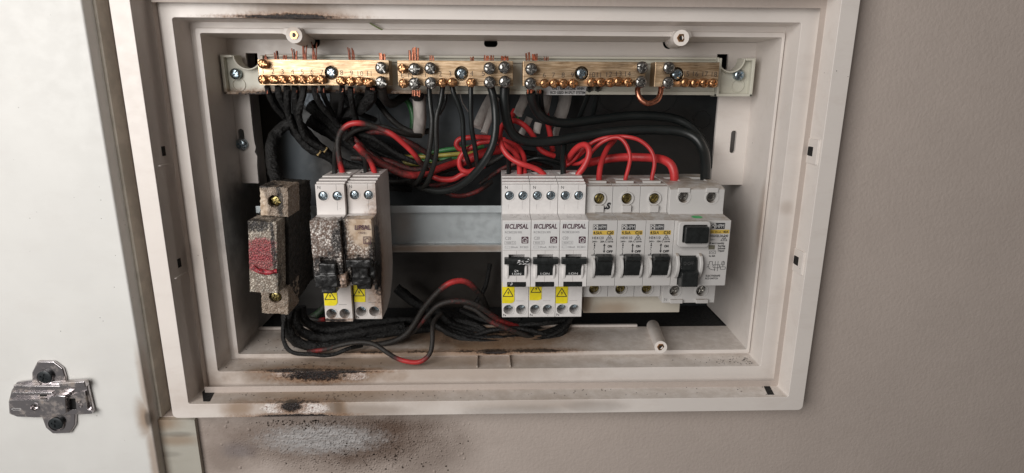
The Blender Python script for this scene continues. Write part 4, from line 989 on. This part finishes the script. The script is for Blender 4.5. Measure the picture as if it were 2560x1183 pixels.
for k, (lab, pts, r) in enumerate((
    ('charred cable running right under the left bar bundle, upper one', [(738, 300, 80), (770, 335, 84), (805, 372, 88), (850, 405, 92), (920, 425, 94), (1000, 432, 96)], 3.4),
    ('charred cable running right under the left bar bundle, lower one', [(720, 300, 76), (745, 340, 80), (780, 375, 84), (824, 395, 90), (880, 440, 96), (960, 466, 96), (1030, 470, 96)], 3.2),
    ('charred cable behind the left red arch', [(820, 300, 96), (850, 320, 98), (900, 345, 100), (960, 380, 100), (1020, 420, 98), (1060, 450, 96)], 3.6),
    ('charred cable sagging behind the two burnt breakers', [(770, 300, 98), (820, 330, 100), (880, 365, 102), (930, 400, 102), (1000, 440, 100)], 4.4),
    ('fat charred cable slanting down behind the left bar bundle', [(775, 262, 100), (820, 300, 98), (870, 350, 98), (925, 405, 98)], 5.0),
    ('fat charred cable curling under the high red arch', [(842, 300, 92), (880, 335, 92), (930, 355, 94), (990, 385, 98), (1040, 400, 100)], 4.2),
    ('charred wire crossing under the fat bent cable of the left bar', [(860, 240, 78), (872, 262, 82), (900, 285, 88), (940, 300, 96)], 2.0),
    ('charred wire fanning below screw 10 of the left bar', [(905, 232, 66), (890, 262, 76), (868, 300, 86), (858, 340, 92)], 2.8))):
    cable(lab, 'w_char', r, pts, wob=.25)
gT = 'sooty wires deep in the tangle behind the front cables'
rt = random.Random(5)
TL = ['sooty wire sagging under the high red arch', 'sooty wire low between the high red arch and the burnt breakers', 'sooty wire just above the rail right of the burnt breakers', 'sooty wire sloping from the left bar bundle to the crossing grey wires',
      'sooty wire lowest beneath the thick swinging black cable', 'sooty wire rising under the middle of the red arch', 'sooty wire hanging down left of the grey sleeve', 'sooty wire above the first intact breaker behind the red loops', 'sooty wire left of the first intact breaker behind the red loops', 'sooty wire just above the rail left of the intact breakers']
for k, (a, b, c_, d_) in enumerate((((860, 330), (930, 345), (1010, 395), (1100, 420)), ((880, 395), (960, 400), (1040, 425), (1130, 400)), ((900, 430), (980, 455), (1060, 440), (1150, 415)), ((850, 290), (880, 340), (950, 400), (1040, 440)),
        ((1000, 455), (1080, 465), (1150, 440), (1210, 400)), ((890, 345), (950, 330), (1030, 360), (1090, 400)), ((940, 250), (980, 300), (1030, 330), (1090, 325)), ((1180, 430), (1240, 400), (1280, 380), (1340, 385)), ((1200, 460), (1260, 420), (1320, 405), (1380, 420)), ((1080, 470), (1140, 490), (1190, 480), (1230, 455)))):
    cable(TL[k], rt.choice(['w_red', 'w_black', 'w_char', 'w_red']), rt.uniform(1.5, 2.2), [(a[0], a[1], 92), (b[0], b[1], 84), (c_[0], c_[1], 82), (d_[0], d_[1], 90)], [.95, .7, rt.uniform(.6, .9), 1], group=gT, wob=.1)
# left breakers
cable('black wire into the left hole of the left burnt breaker', 'w_black', 1.7, [(838, 448, 38), (837, 425, 42), (837, 400, 50), (838, 376, 56), (846, 348, 60), (856, 322, 66)], [.4, .5, .7, .8, .9, 1])
cable('red wire arching high over the burnt breakers with sooty stretches', 'w_red', 1.95, [(858, 450, 37), (856, 432, 40), (850, 408, 46), (845, 376, 50), (846, 348, 52), (855, 326, 52), (872, 312, 52), (893, 308, 52), (921, 312, 54), (954, 324, 56), (982, 337, 56), (1012, 362, 58), (1035, 385, 60), (1052, 408, 64), (1070, 428, 72)],
      [0, .1, .7, 1, 1, .85, .2, .2, 1, .8, .15, .1, .3, .85, 1])
cable('sooty black wire arching just behind the high red one', 'w_black', 1.8, [(862, 352, 60), (874, 336, 60), (895, 324, 60), (925, 318, 62), (960, 318, 62), (990, 328, 64), (1020, 337, 68), (1052, 340, 78)], [.8] * 8)
cable('black wire into the left hole of the right burnt breaker', 'w_black', 1.8, [(915, 447, 40), (915, 425, 44), (914, 405, 52), (906, 388, 58), (890, 368, 64), (870, 350, 70)], [.3, .3, .5, .7, .9, 1])
cable('dark red wire into the right hole of the right burnt breaker', 'w_red', 1.9, [(938, 447, 38), (936, 430, 42), (928, 408, 48), (918, 392, 54), (908, 374, 60)], [0, .05, .6, .8, .9])
cable('sooty dark red wire sweeping from the burnt breakers towards the centre', 'w_red', 2.6, [(889, 362, 54), (898, 370, 54), (914, 386, 56), (941, 404, 58), (972, 419, 60), (1002, 433, 62), (1028, 438, 64), (1052, 437, 68), (1083, 427, 74), (1119, 414, 80), (1150, 404, 86)], [.4, .5, .7, .65, .75, .7, .5, .5, .45, .3, .3])
cable('red wire rising to the right behind the grey wires', 'w_red', 2.1, [(1080, 440, 76), (1100, 448, 74), (1132, 448, 74), (1156, 436, 74), (1182, 427, 74), (1210, 415, 78)], [.4, .1, 0, 0, 0, .1])
cable('red wire bent in a C left of the thick black cable', 'w_red', 1.9, [(1185, 366, 66), (1170, 373, 66), (1156, 385, 66), (1148, 403, 66), (1153, 423, 66), (1170, 430, 66), (1190, 424, 68)], [0] * 7)
cable('red wire looping back at the left end of the upper red pair', 'w_red', 1.9, [(1160, 376, 74), (1148, 372, 74), (1141, 362, 74), (1146, 350, 74), (1163, 345, 74), (1195, 343, 74), (1228, 345, 76), (1262, 350, 78)], [.1, 0, 0, 0, 0, 0, 0, 0])
cable('red wire just below the upper one behind the thick black cable', 'w_red', 1.9, [(1182, 366, 78), (1200, 357, 77), (1228, 353, 77), (1256, 352, 77), (1285, 362, 77), (1300, 380, 77)], [0] * 6)
cable('red wire deep behind the C shaped one', 'w_red', 3.6, [(1100, 424, 92), (1140, 412, 92), (1180, 395, 92), (1220, 380, 94), (1250, 374, 96)], [.5, .3, .2, .2, .3])
for k, (lab, col, pts) in enumerate((
    ('green wire at the top of the green and yellow bundle', 'w_green', [(1030, 394, 98), (1060, 387, 96), (1100, 377, 95), (1154, 370, 95), (1210, 366, 96)]),
    ('yellow wire second from top in the green and yellow bundle', 'w_yellow', [(985, 386, 99), (1012, 392, 96), (1060, 392, 95), (1110, 388, 94), (1160, 384, 94), (1220, 380, 96)]),
    ('green wire second from bottom in the green and yellow bundle', 'w_green', [(1000, 404, 99), (1040, 404, 96), (1090, 400, 95), (1140, 396, 95), (1200, 392, 96)]),
    ('yellow wire at the bottom of the green and yellow bundle', 'w_yellow', [(990, 400, 99), (1024, 409, 96), (1070, 410, 95), (1120, 404, 94), (1180, 400, 94)]))):
    cable(lab, col, 1.7, pts, [.9, .35, .3, .25, .2, .3][:len(pts)])
# centre bar
cable('grey plastic sleeve with copper strands at its burnt top', 'sheath', 4.6, [(1047, 238, 70), (1049, 270, 72), (1050, 300, 76), (1047, 332, 84)], strands=[(1035, 154, YW, 4, 8.6, .85, 'copper', 1.75), (1040, 226, YW, 4, -4.5, .8, 'copper', 1.6)], name='cable_sleeve', cat='cable sleeve')
cable('burnt black collar at the top of the grey sleeve', 'w_char', 4.2, [(1043, 230, 63), (1046, 242, 67)], wob=.3, name='burnt_collar', cat='cable collar')
cable('grey black wire under the screws stamped 1, left of two that cross', 'w_black', 1.75, [(1073, 216, YW), (1074, 240, 53), (1076, 266, 52), (1080, 300, 50), (1078, 339, 50), (1072, 383, 52), (1063, 416, 56), (1048, 449, 64), (1036, 462, 74)], [.1, .15, .2, .5, .6, .5, .5, .6, .8], strands=[(1080, 152, YW, 5, 3.6, .3, 'copper', .7)])
cable('grey black wire under screw 2 of the centre bar, right of two that cross', 'w_black', 1.75, [(1107, 216, YW), (1104, 240, 53), (1100, 262, 52), (1092, 290, 50), (1090, 330, 50), (1091, 378, 52), (1083, 418, 56), (1068, 457, 64), (1056, 470, 74)], [.1, .1, .2, .5, .6, .5, .5, .6, .8])
cable('thin black wire tucked behind screw 2 of the centre bar', 'w_black', 1.2, [(1114, 235, 64), (1114, 250, 64), (1108, 268, 66), (1098, 286, 70)], [.2] * 4)
cable('black wire bending right under screw 3 of the centre bar', 'w_black', 1.75, [(1130, 216, YW), (1135, 235, 53), (1146, 261, 54), (1156, 298, 56), (1158, 340, 58), (1160, 372, 60), (1168, 398, 66), (1176, 420, 76)], [0, 0, 0, .05, .1, .2, .4, .6])
cable('straight black wire under screw 4 of the centre bar', 'w_black', 1.75, [(1177, 216, YW), (1177, 245, 53), (1177, 280, 54), (1180, 327, 56), (1187, 367, 60), (1192, 403, 66), (1196, 425, 76)], [0, 0, 0, .05, .1, .3, .5], strands=[(1181, 152, YW, 4, 2.6, .35, 'copper', .55)])
cable('thin grey earth wire behind the centre bar', 'sheath', .45, [(1150, 232, 90), (1156, 255, 92), (1166, 272, 96), (1178, 288, 100)])
cable('thick black cable swinging down left from screw 5 of the centre bar', 'w_black', 2.7, [(1227, 219, YW - 1), (1233, 240, 50), (1238, 275, 46), (1239, 320, 44), (1232, 362, 44), (1214, 398, 46), (1190, 430, 50), (1160, 458, 56), (1127, 474, 62), (1089, 478, 68), (1048, 466, 76), (1018, 452, 84)],
      [0, 0, 0, 0, 0, 0, 0, .1, .2, .3, .6, .9], strands=[(1222, 152, YW, 7, 3.6, .42, 'copper', .95)], name='cable', cat='cable')
cable('thick black cable running from the centre bar to the safety switch, lower of two', 'w_black', 3.5, [(1262, 219, YW), (1261, 250, 54), (1265, 290, 56), (1275, 324, 58), (1295, 346, 60), (1320, 354, 62), (1355, 355, 64), (1400, 351, 66), (1440, 344, 68), (1490, 336, 70), (1540, 329, 70), (1600, 325, 70), (1655, 325, 70), (1705, 330, 68), (1740, 347, 64), (1759, 378, 58), (1764, 412, 50), (1763, 452, 42)],
      [0] * 18, strands=[(1262, 152, YW, 7, 3.4, .45, 'copper', .8)], name='cable', cat='cable', seg=14)
cable('thick black cable from the left screws of the third bar running right, upper of two', 'w_black', 3.3, [(1327, 231, YW), (1330, 250, 56), (1341, 276, 62), (1360, 296, 66), (1385, 305, 70), (1420, 308, 74), (1465, 303, 78), (1517, 296, 82), (1574, 290, 84), (1631, 290, 84), (1680, 296, 84), (1714, 309, 82), (1742, 334, 80), (1765, 372, 78), (1774, 420, 78)],
      [0] * 15, strands=[(1320, 152, YW, 2, 5.2, .7, 'copper', 1.9), (1326, 224, YW, 5, -4.5, .5, 'copper', 1.1)], name='cable', cat='cable', seg=14)
cable('short black wire beside the upper thick cable under screw 6', 'w_black', 1.9, [(1352, 230, 55), (1352, 250, 62), (1356, 275, 72), (1362, 300, 84)], [.1] * 4, strands=[(1337, 152, YW, 4, 4.6, .5, 'copper', .9), (1348, 224, YW, 3, -3, .45, 'copper', 1.0), (1366, 152, YW, 4, 2.6, .3, 'copper', .8)])
cable('black wire left of two behind the printed label', 'w_black', 1.8, [(1474, 216, 58), (1472, 232, 66), (1465, 252, 74), (1455, 278, 84), (1446, 300, 94)], [0] * 5)
cable('black wire right of two behind the printed label', 'w_black', 1.7, [(1495, 216, 58), (1493, 235, 68), (1488, 262, 76), (1482, 290, 88)], [0] * 4)
# white flat sheaths hanging from the back
for lab, pts, r, fl in (('grey flat cable sheath slanting left behind screw 5', [(1232, 236, 92), (1218, 262, 88), (1204, 290, 82), (1192, 318, 76)], 3.6, .55),
                        ('narrow grey cable sheath beside the slanting one', [(1240, 245, 90), (1232, 270, 86), (1220, 305, 80), (1210, 334, 76)], 2.6, .7),
                        ('grey cable sheath with a red and a green wire at its end', [(1314, 238, 84), (1308, 255, 80), (1300, 272, 76), (1294, 286, 72)], 3.5, .55),
                        ('pale cable sheath cut square above a red wire', [(1367, 238, 84), (1364, 258, 80), (1358, 282, 76)], 3.6, .55),
                        ('broad grey cable sheath with a ragged end right of centre', [(1414, 238, 96), (1411, 258, 94), (1404, 282, 92), (1398, 296, 92)], 4.8, .5),
                        ('small grey sheath end behind the red loops', [(1324, 294, 88), (1314, 316, 88), (1302, 338, 88)], 2.6, .5),
                        ('pale square sheath end between the thick black cables', [(1346, 308, 80), (1343, 320, 79), (1341, 334, 78)], 2.8, .5),
                        ('dim grey sheath behind the thick black cables', [(1395, 312, 94), (1390, 330, 94), (1388, 345, 94)], 2.6, .5)):
    P = [W(*p) for p in pts]; m = M(); m.tube(P, r, 14, wob=.05, flat=fl)
    tag(m.build('cable_sheath', MATS['sheath']), lab, 'cable sheath')
# three intact breakers
cable('black wire into the left hole of the first intact breaker', 'w_black', 1.75, [(1272, 447, 44), (1272, 425, 50), (1272, 402, 60), (1274, 385, 72)], [0, 0, .1, .3])
cable('red wire bowing over into the first intact breaker, left of the pair', 'w_red', 1.9, [(1299, 450, 42), (1299, 425, 46), (1297, 402, 52), (1287, 382, 58), (1270, 367, 64), (1255, 358, 70), (1240, 350, 76)], [0] * 7)
cable('red wire into the first intact breaker, right of the pair', 'w_red', 1.9, [(1311, 450, 44), (1311, 420, 50), (1309, 392, 58), (1300, 374, 66), (1290, 362, 74)], [0] * 5)
cable('red wire snaking from the centre bar down to the middle intact breaker', 'w_red', 1.9, [(1365, 450, 42), (1361, 438, 42), (1347, 426, 42), (1329, 418, 42), (1302, 409, 42), (1278, 396, 44), (1261, 378, 46), (1251, 354, 50), (1250, 332, 56), (1256, 316, 62), (1263, 306, 72)], [0] * 11)
cable('black wire into the left hole of the middle intact breaker', 'w_black', 1.75, [(1333, 447, 46), (1333, 432, 56), (1336, 418, 66)], [0, 0, .1])
cable('black wire arching low behind the middle intact breaker', 'w_black', 1.9, [(1300, 412, 80), (1320, 401, 78), (1340, 396, 76), (1365, 397, 76), (1388, 404, 78), (1410, 412, 84)], [.1] * 6)
cable('red wire drooping from a grey sheath and passing behind the thick black cable', 'w_red', 2.0, [(1287, 276, 76), (1279, 292, 72), (1278, 301, 70), (1292, 303, 70), (1311, 314, 70), (1327, 331, 72), (1340, 352, 74), (1350, 372, 74), (1366, 383, 74), (1386, 390, 76)], [.2, .1, 0, 0, 0, 0, 0, 0, 0, .1])
cable('red wire hanging straight from the square cut sheath', 'w_red', 2.1, [(1365, 270, 80), (1367, 292, 80), (1373, 323, 82), (1378, 350, 84), (1382, 378, 86)], [0, .1, .1, .2, .3])
cable('short green and yellow wire under the grey sheath', 'w_green', 1.3, [(1299, 282, 76), (1296, 290, 75), (1293, 299, 74)], [0, 0, 0])
cable('black wire into the left hole of the right intact breaker', 'w_black', 2.0, [(1408, 447, 44), (1408, 425, 48), (1408, 400, 54), (1409, 376, 62), (1410, 360, 72)], [0] * 5)
cable('red wire looping back over the right intact breaker', 'w_red', 2.15, [(1440, 450, 42), (1446, 436, 42), (1458, 420, 42), (1469, 399, 42), (1473, 378, 43), (1466, 364, 46), (1452, 364, 50), (1437, 375, 54), (1424, 393, 60), (1416, 412, 68)], [0] * 10)
cable('red wire rising behind the red loop towards the arches', 'w_red', 1.5, [(1420, 412, 64), (1436, 398, 62), (1452, 378, 60), (1470, 364, 60), (1492, 352, 62)], [0] * 5)
cable('red wire into the C20 breaker, straight and leaning', 'w_red', 2.0, [(1497, 460, 38), (1498, 438, 42), (1502, 412, 46), (1511, 386, 52), (1522, 366, 58), (1536, 350, 66)], [0] * 6)
cable('thin red wire arching to the middle grey breaker', 'w_red', 1.4, [(1562, 460, 38), (1564, 446, 40), (1571, 420, 42), (1575, 396, 44), (1571, 374, 46), (1560, 354, 48), (1545, 344, 50), (1523, 347, 52), (1501, 359, 54), (1483, 376, 56), (1467, 396, 58), (1447, 409, 62), (1430, 410, 66)], [0] * 13)
cable('thin red wire arching highest to the right grey breaker', 'w_red', 1.4, [(1628, 460, 38), (1631, 440, 40), (1636, 412, 42), (1633, 388, 44), (1621, 368, 46), (1599, 351, 48), (1572, 343, 50), (1542, 342, 54), (1508, 346, 58), (1480, 358, 60), (1456, 382, 62), (1424, 410, 66)], [0] * 12)
cable('thick red cable curving down into the safety switch', 'w_red', 3.0, [(1686, 458, 42), (1685, 432, 42), (1677, 412, 44), (1661, 401, 48), (1640, 396, 54), (1610, 394, 60), (1572, 393, 64), (1530, 396, 66), (1498, 402, 70), (1470, 408, 76)], [0, 0, 0, 0, 0, .05, .05, .05, .1, .2], name='cable', cat='cable', seg=14)
# ---- lower cables
cable('thin charred wire looping lowest over the bottom step below the fuse holder', 'w_char', 1.45, [(712, 790, 40), (708, 822, 34), (709, 850, 30), (720, 873, 27), (741, 884, 26), (777, 886, 26), (812, 889, 26), (842, 884, 28), (870, 872, 32), (905, 864, 40)], wob=.15)
cable('half burnt red wire dipping lowest over the front edge', 'w_red', 1.65, [(770, 880, 34), (794, 877, 32), (822, 872, 30), (852, 863, 28), (884, 857, 28), (913, 856, 28), (940, 863, 27), (964, 879, 25), (988, 894, 24), (1013, 903, 23), (1041, 906, 23), (1061, 899, 24), (1076, 881, 26), (1081, 852, 30), (1081, 822, 36), (1087, 800, 44), (1102, 784, 52)],
      [.9, .6, .9, 1, 1, 1, 1, 1, .85, .25, .15, .6, 1, 1, 1, 1, 1])
cable('burnt wire arching with a bright red crest in the lower centre', 'w_red', 2.15, [(900, 862, 50), (940, 862, 48), (984, 853, 46), (1015, 836, 46), (1037, 808, 46), (1055, 777, 46), (1075, 751, 46), (1098, 727, 47), (1122, 709, 48), (1149, 702, 50), (1171, 708, 54), (1191, 726, 60), (1207, 746, 66), (1218, 772, 74)],
      [1, 1, 1, 1, 1, 1, .95, .95, .3, .35, .6, .95, 1, 1])
cable('burnt wire arching lower with red edge running right', 'w_red', 2.15, [(930, 866, 56), (975, 856, 54), (1010, 843, 52), (1035, 826, 50), (1055, 803, 50), (1073, 784, 50), (1092, 766, 50), (1114, 756, 50), (1143, 753, 50), (1176, 757, 51), (1202, 769, 53), (1231, 789, 56), (1255, 804, 60), (1283, 814, 66), (1315, 820, 74)],
      [1, 1, 1, 1, .75, 1, 1, .95, .85, .95, .95, .8, .6, .45, .7])
cable('dark wire leaving the lower arch towards the right breakers', 'w_red', 2.0, [(1160, 764, 58), (1187, 774, 57), (1209, 791, 56), (1231, 806, 56), (1264, 820, 56), (1297, 832, 58), (1330, 845, 60), (1362, 853, 64), (1395, 846, 70), (1418, 826, 80)], [1, 1, 1, .75, .85, .95, 1, 1, 1, 1])
gC = 'charred cables lying along the floor of the enclosure'
for lab, r, pts in (
    ('fat charred cable below the fuse holder, outermost of the bunch', 3.6, [(722, 770, 44), (716, 800, 42), (724, 835, 40), (748, 858, 42), (785, 868, 44), (830, 864, 48), (880, 856, 54), (940, 850, 60)]),
    ('fat charred cable below the fuse holder, second of the bunch', 3.6, [(736, 770, 50), (736, 800, 48), (750, 826, 50), (785, 842, 54), (830, 845, 56), (885, 835, 58), (940, 825, 62), (1010, 815, 68)]),
    ('fat charred cable below the fuse holder, third of the bunch', 3.4, [(752, 766, 56), (756, 792, 56), (780, 815, 60), (820, 826, 64), (880, 818, 66), (940, 806, 70), (1010, 800, 74), (1080, 806, 80)]),
    ('charred cable filling the gap under the left burnt breakers', 3.4, [(770, 850, 56), (830, 856, 58), (890, 846, 60), (950, 838, 62), (1010, 828, 66), (1080, 822, 72)]),
    ('charred cable bowing along the floor, upper arc', 3.0, [(1060, 790, 70), (1096, 816, 66), (1136, 834, 62), (1187, 845, 60), (1240, 848, 60), (1300, 846, 62), (1360, 836, 66), (1410, 815, 76)]),
    ('charred cable bowing along the floor, lowest arc', 2.3, [(1075, 800, 66), (1100, 820, 62), (1132, 838, 58), (1180, 852, 55), (1232, 857, 54), (1292, 859, 54), (1352, 853, 56), (1400, 838, 62), (1424, 805, 72)]),
    ('charred cable bowing along the floor, inner arc', 3.4, [(1090, 775, 76), (1130, 812, 74), (1190, 828, 72), (1250, 830, 72), (1320, 824, 74), (1380, 812, 80)]),
    ('charred cable lying between the floor arcs', 3.0, [(1130, 800, 80), (1180, 812, 76), (1240, 838, 68), (1300, 838, 68), (1340, 828, 74)]),
    ('charred wire trailing right under the intact breakers, highest one', 1.8, [(1150, 775, 80), (1210, 800, 74), (1280, 812, 70), (1350, 810, 68), (1410, 800, 74)]),
    ('charred wire trailing right under the intact breakers, curling up at its end', 1.7, [(1120, 815, 70), (1190, 838, 64), (1270, 856, 58), (1340, 850, 58), (1395, 830, 62), (1430, 795, 70)]),
    ('charred wire crossing the floor arcs below the first intact breaker', 1.8, [(1170, 845, 60), (1230, 826, 62), (1300, 822, 62), (1370, 838, 62), (1420, 846, 66)]),
    ('charred wire hanging in the dark below the rail gap', 1.8, [(1225, 660, 104), (1212, 720, 100), (1180, 770, 92)]),
    ('charred cable deep in the lower centre', 4.0, [(990, 720, 100), (1060, 770, 98), (1130, 790, 94), (1210, 800, 94), (1300, 800, 96)])):
    cable(lab, 'w_char', r, pts, group=gC, wob=.22, name='cable', cat='cable')
cable('green wire behind the lower left of the burnt breakers', 'w_green', 3.0, [(770, 800, 96), (800, 780, 96), (822, 750, 98)], [.9, .75, .9])
cable('short red wire end beside the lower left of the burnt breakers', 'w_red', 1.7, [(770, 796, 78), (795, 800, 76), (814, 798, 74)], [1, 1, .1])

# ------------------------------------------------------------------ hinge plate
YP = 3.0
hp = thing('hinge_plate', tuple(W(125, 1085, YP)), 'chromed cross shaped hinge mounting plate screwed to the white board with two black screws', 'hinge plate')
zp = lambda x, y, Y: W(x / 3.6625, 860 + y / 3.6625, Y)
def poly(pts, Y): return [((q := zp(x, y, Y)).x, q.z) for x, y in pts]
wing = [(340, 158), (490, 160), (575, 225), (598, 305), (610, 420), (640, 600), (690, 650), (690, 740), (640, 820), (480, 826), (415, 770), (385, 690), (350, 560), (320, 420), (290, 330), (288, 262)]
M().prism_y(poly(wing, YP - 2.2), YP - 2.2, YP - .01).build('wing_plate', MATS['chrome'], hp, bev=.9, seg=3, local=False)
base = [(150, 352), (290, 335), (640, 340), (770, 332), (800, 352), (812, 420), (858, 620), (830, 642), (690, 648), (340, 675), (160, 668), (85, 640), (78, 530), (105, 425)]
M().prism_y(poly(base, YP - 2.8), YP - 3.2, YP - .6).build('base_plate', MATS['chrome'], hp, bev=.8, seg=3, local=False)
# upper rolled ridge, channel and arm
m = M()
def strip(a, b, Y, w, h):
    p, q_ = zp(*a, Y), zp(*b, Y); d = (q_ - p); d.normalize(); nrm = Vector((-d.z, 0, d.x)) * w / 2
    v = [p + nrm, q_ + nrm, q_ - nrm, p - nrm]
    m.prism_y([(k.x, k.z) for k in v], Y, Y + h)
strip((120, 395), (560, 400), YP - 5.4, 2.6, 3.5); strip((540, 385), (780, 370), YP - 6.6, 4.2, 4.0); strip((110, 455), (480, 455), YP - 4.6, 2.0, 2.5)
m.build('channel_ridge', MATS['chrome'], hp, bev=.7, seg=3, local=False)
arm = poly([(82, 515), (470, 510), (500, 560), (505, 640), (100, 650), (84, 600)], YP - 6.6)
cut = M(); q = zp(315, 580, YP - 6.6); cut.prism_y(circ(q.x, q.z, 2.2, 20), YP - 10, YP - 4.5)
M().prism_y(arm, YP - 6.6, YP - 2.5).build('arm', MATS['chrome'], hp, bev=.6, seg=3, local=False, holes=cut)
q = zp(315, 580, YP - 6.6); M().lathe_y([(2.2, .5), (2.3, -.35), (3.2, -.3), (3.4, .3)], q, 24).build('arm_collar', MATS['chrome'], hp, local=False)
m = M().prism_y(poly([(440, 500), (520, 470), (600, 478), (610, 640), (560, 655), (470, 640)], YP - 8.0), YP - 8.0, YP - 3); m.build('slider', MATS['chrome'], hp, bev=.8, seg=3, local=False)
m = M().prism_y(poly([(600, 478), (770, 440), (800, 600), (850, 615), (840, 640), (610, 640)], YP - 5.2), YP - 5.2, YP - 3); 
cut = M().prism_y(poly([(612, 500), (690, 500), (700, 600), (612, 605)], YP - 5.2), YP - 8, YP)
m.build('end_plate', MATS['chrome'], hp, bev=.5, local=False, holes=cut)
M().prism_y(poly([(606, 496), (696, 496), (704, 606), (606, 608)], YP - 3.35), YP - 3.4, YP - 3.25).build('end_slot', MATS['black'], hp, local=False)
M().prism_y(poly([(365, 455), (425, 455), (425, 480), (365, 480)], YP - 3.4), YP - 3.5, YP - 3.2).build('small_slot', MATS['black'], hp, local=False)
m = M(); qa, qb = zp(720, 530, YP - 5.3), zp(735, 570, YP - 5.3)
for q in (qa, qb): m.lathe_y([(.8, 0), (.9, -.3), (1.3, -.3), (1.4, .1)], q, 16)
m.build('rivet_ring', MATS['chrome'], hp, local=False)
m = M(); pp = poly([(105, 598), (130, 585), (130, 592), (190, 590), (190, 606), (130, 606), (130, 612), (105, 598)], YP - 6.7)
line(m, pp, .18, YP - 6.7); m.build('arrow_mark', MATS['ink_white'], hp, local=False, smooth=False)
for (x, y, a) in ((408, 305, 20), (512, 730, 10)):
    q = zp(x, y, YP - 4.0); s_ = screw('dark', rel(hp, q), hp, a)
    q = zp(x, y + 6, YP - 2.9); M().lathe_y([(4.0, .3), (4.6, -.6), (5.2, -.4), (5.5, .5)], q, 28).build('screw_dimple', MATS['chrome'], hp, local=False)

# ------------------------------------------------------------------ debris and blisters
def flakes(name, zones, n, rr, mat, label=None):
    m = M()
    for _ in range(n):
        x, y, z, nx = random.choice(zones)()
        r = random.uniform(*rr); a = random.uniform(0, 6.28)
        if nx == 'up': P = [(x + r * math.cos(a + t) * random.uniform(.6, 1.3), y + r * math.sin(a + t) * random.uniform(.6, 1.3), z + .12) for t in (0, 1.6, 3.1, 4.6)]; Q = [(p[0], p[1], z - .02) for p in P]
        else: P = [(x + r * math.cos(a + t) * random.uniform(.6, 1.3), y - .12, z + r * math.sin(a + t) * random.uniform(.6, 1.3)) for t in (0, 1.6, 3.1, 4.6)]; Q = [(p[0], y + .02, p[2]) for p in P]
        a_ = [m.bm.verts.new(p) for p in P]; b_ = [m.bm.verts.new(p) for p in Q]
        m.bm.faces.new(a_)
        for i in range(4): m.bm.faces.new([a_[i], a_[(i + 1) % 4], b_[(i + 1) % 4], b_[i]])
    return tag(m.build(name, mat, smooth=False), label, kind='stuff')
G = random.gauss
def cl(v, a, b): return v if a <= v <= b else random.uniform(a, b)
zones = [lambda: (cl(G(-110, 45), -205, 150), random.uniform(1.5, 18.5), -102.5 - .75 * (0) , 'up'),
         lambda: (cl(G(-140, 30), -193, 150), random.uniform(21, 37), -89.2, 'up'),
         lambda: (cl(G(-150, 22), -186, -60), random.uniform(38, 72), -83.6, 'up'),
         lambda: (random.uniform(-204, 190), random.uniform(3, 19), -102.5, 'up'),
         lambda: (cl(G(170, 14), 100, 181), random.uniform(22, 37), -89.2, 'up')]
tag(flakes('soot_flakes', zones, 420, (.15, .55), MATS['flake']), 'small burnt flakes scattered on the lower steps of the frame', 'soot flakes')
zones = [lambda: (cl(G(-90, 50), -205, 150), 19.6, random.uniform(-101, -91), 'f'), lambda: (random.choice([G(-201, 2), G(-213, 2)]), 19.6 if random.random() < .5 else 0, random.uniform(-60, 60), 'f')]
m = M()
for k in range(1150):                                                  # heat blisters in the wall paint
    c = W(cl(G(900, 150), 500, 1190), cl(1052 + abs(G(0, 60)), 1050, 1183), 14)
    r = abs(G(.0, .45)) + .25; hh = r * random.uniform(.25, .6); cells = 6
    top = m.bm.verts.new((c.x, 14 - hh, c.z)); r1_ = []; r2_ = []
    for i in range(cells):
        a = i * 2 * math.pi / cells; q = random.uniform(.8, 1.2)
        r1_.append(m.bm.verts.new((c.x + r * .6 * math.cos(a) * q, 14 - hh * .75, c.z + r * .6 * math.sin(a) * q))); r2_.append(m.bm.verts.new((c.x + r * math.cos(a) * q, 14.02, c.z + r * math.sin(a) * q)))
    for i in range(cells):
        j = (i + 1) % cells; m.bm.faces.new([top, r1_[i], r1_[j]]); m.bm.faces.new([r1_[i], r2_[i], r2_[j], r1_[j]])
tag(m.build('paint_blisters', MATS['wall']), 'small heat blisters in the wall paint under the burnt edge', 'paint blisters', kind='stuff')
zn = [lambda: ((q := W(cl(G(760, 80), 640, 960), 1050 + abs(G(0, 9)), 14)).x, 13.9, q.z, 'f'), lambda: ((q := W(cl(G(960, 110), 700, 1190), cl(G(1140, 22), 1060, 1183), 14)).x, 13.9, q.z, 'f')]
tag(flakes('char_specks', zn, 190, (.25, .85), MATS['flake']), 'black char specks stuck to the wall under the enclosure', 'char specks')
P = [W(925, 58, 36.5), W(938, 66, 34.5), W(956, 75, 36)]
tag(M().tube(P, .5, 6).build('dry_fibre', MATS['leaf']), 'thin dry green fibre lying on the top step of the frame', 'plant fibre')
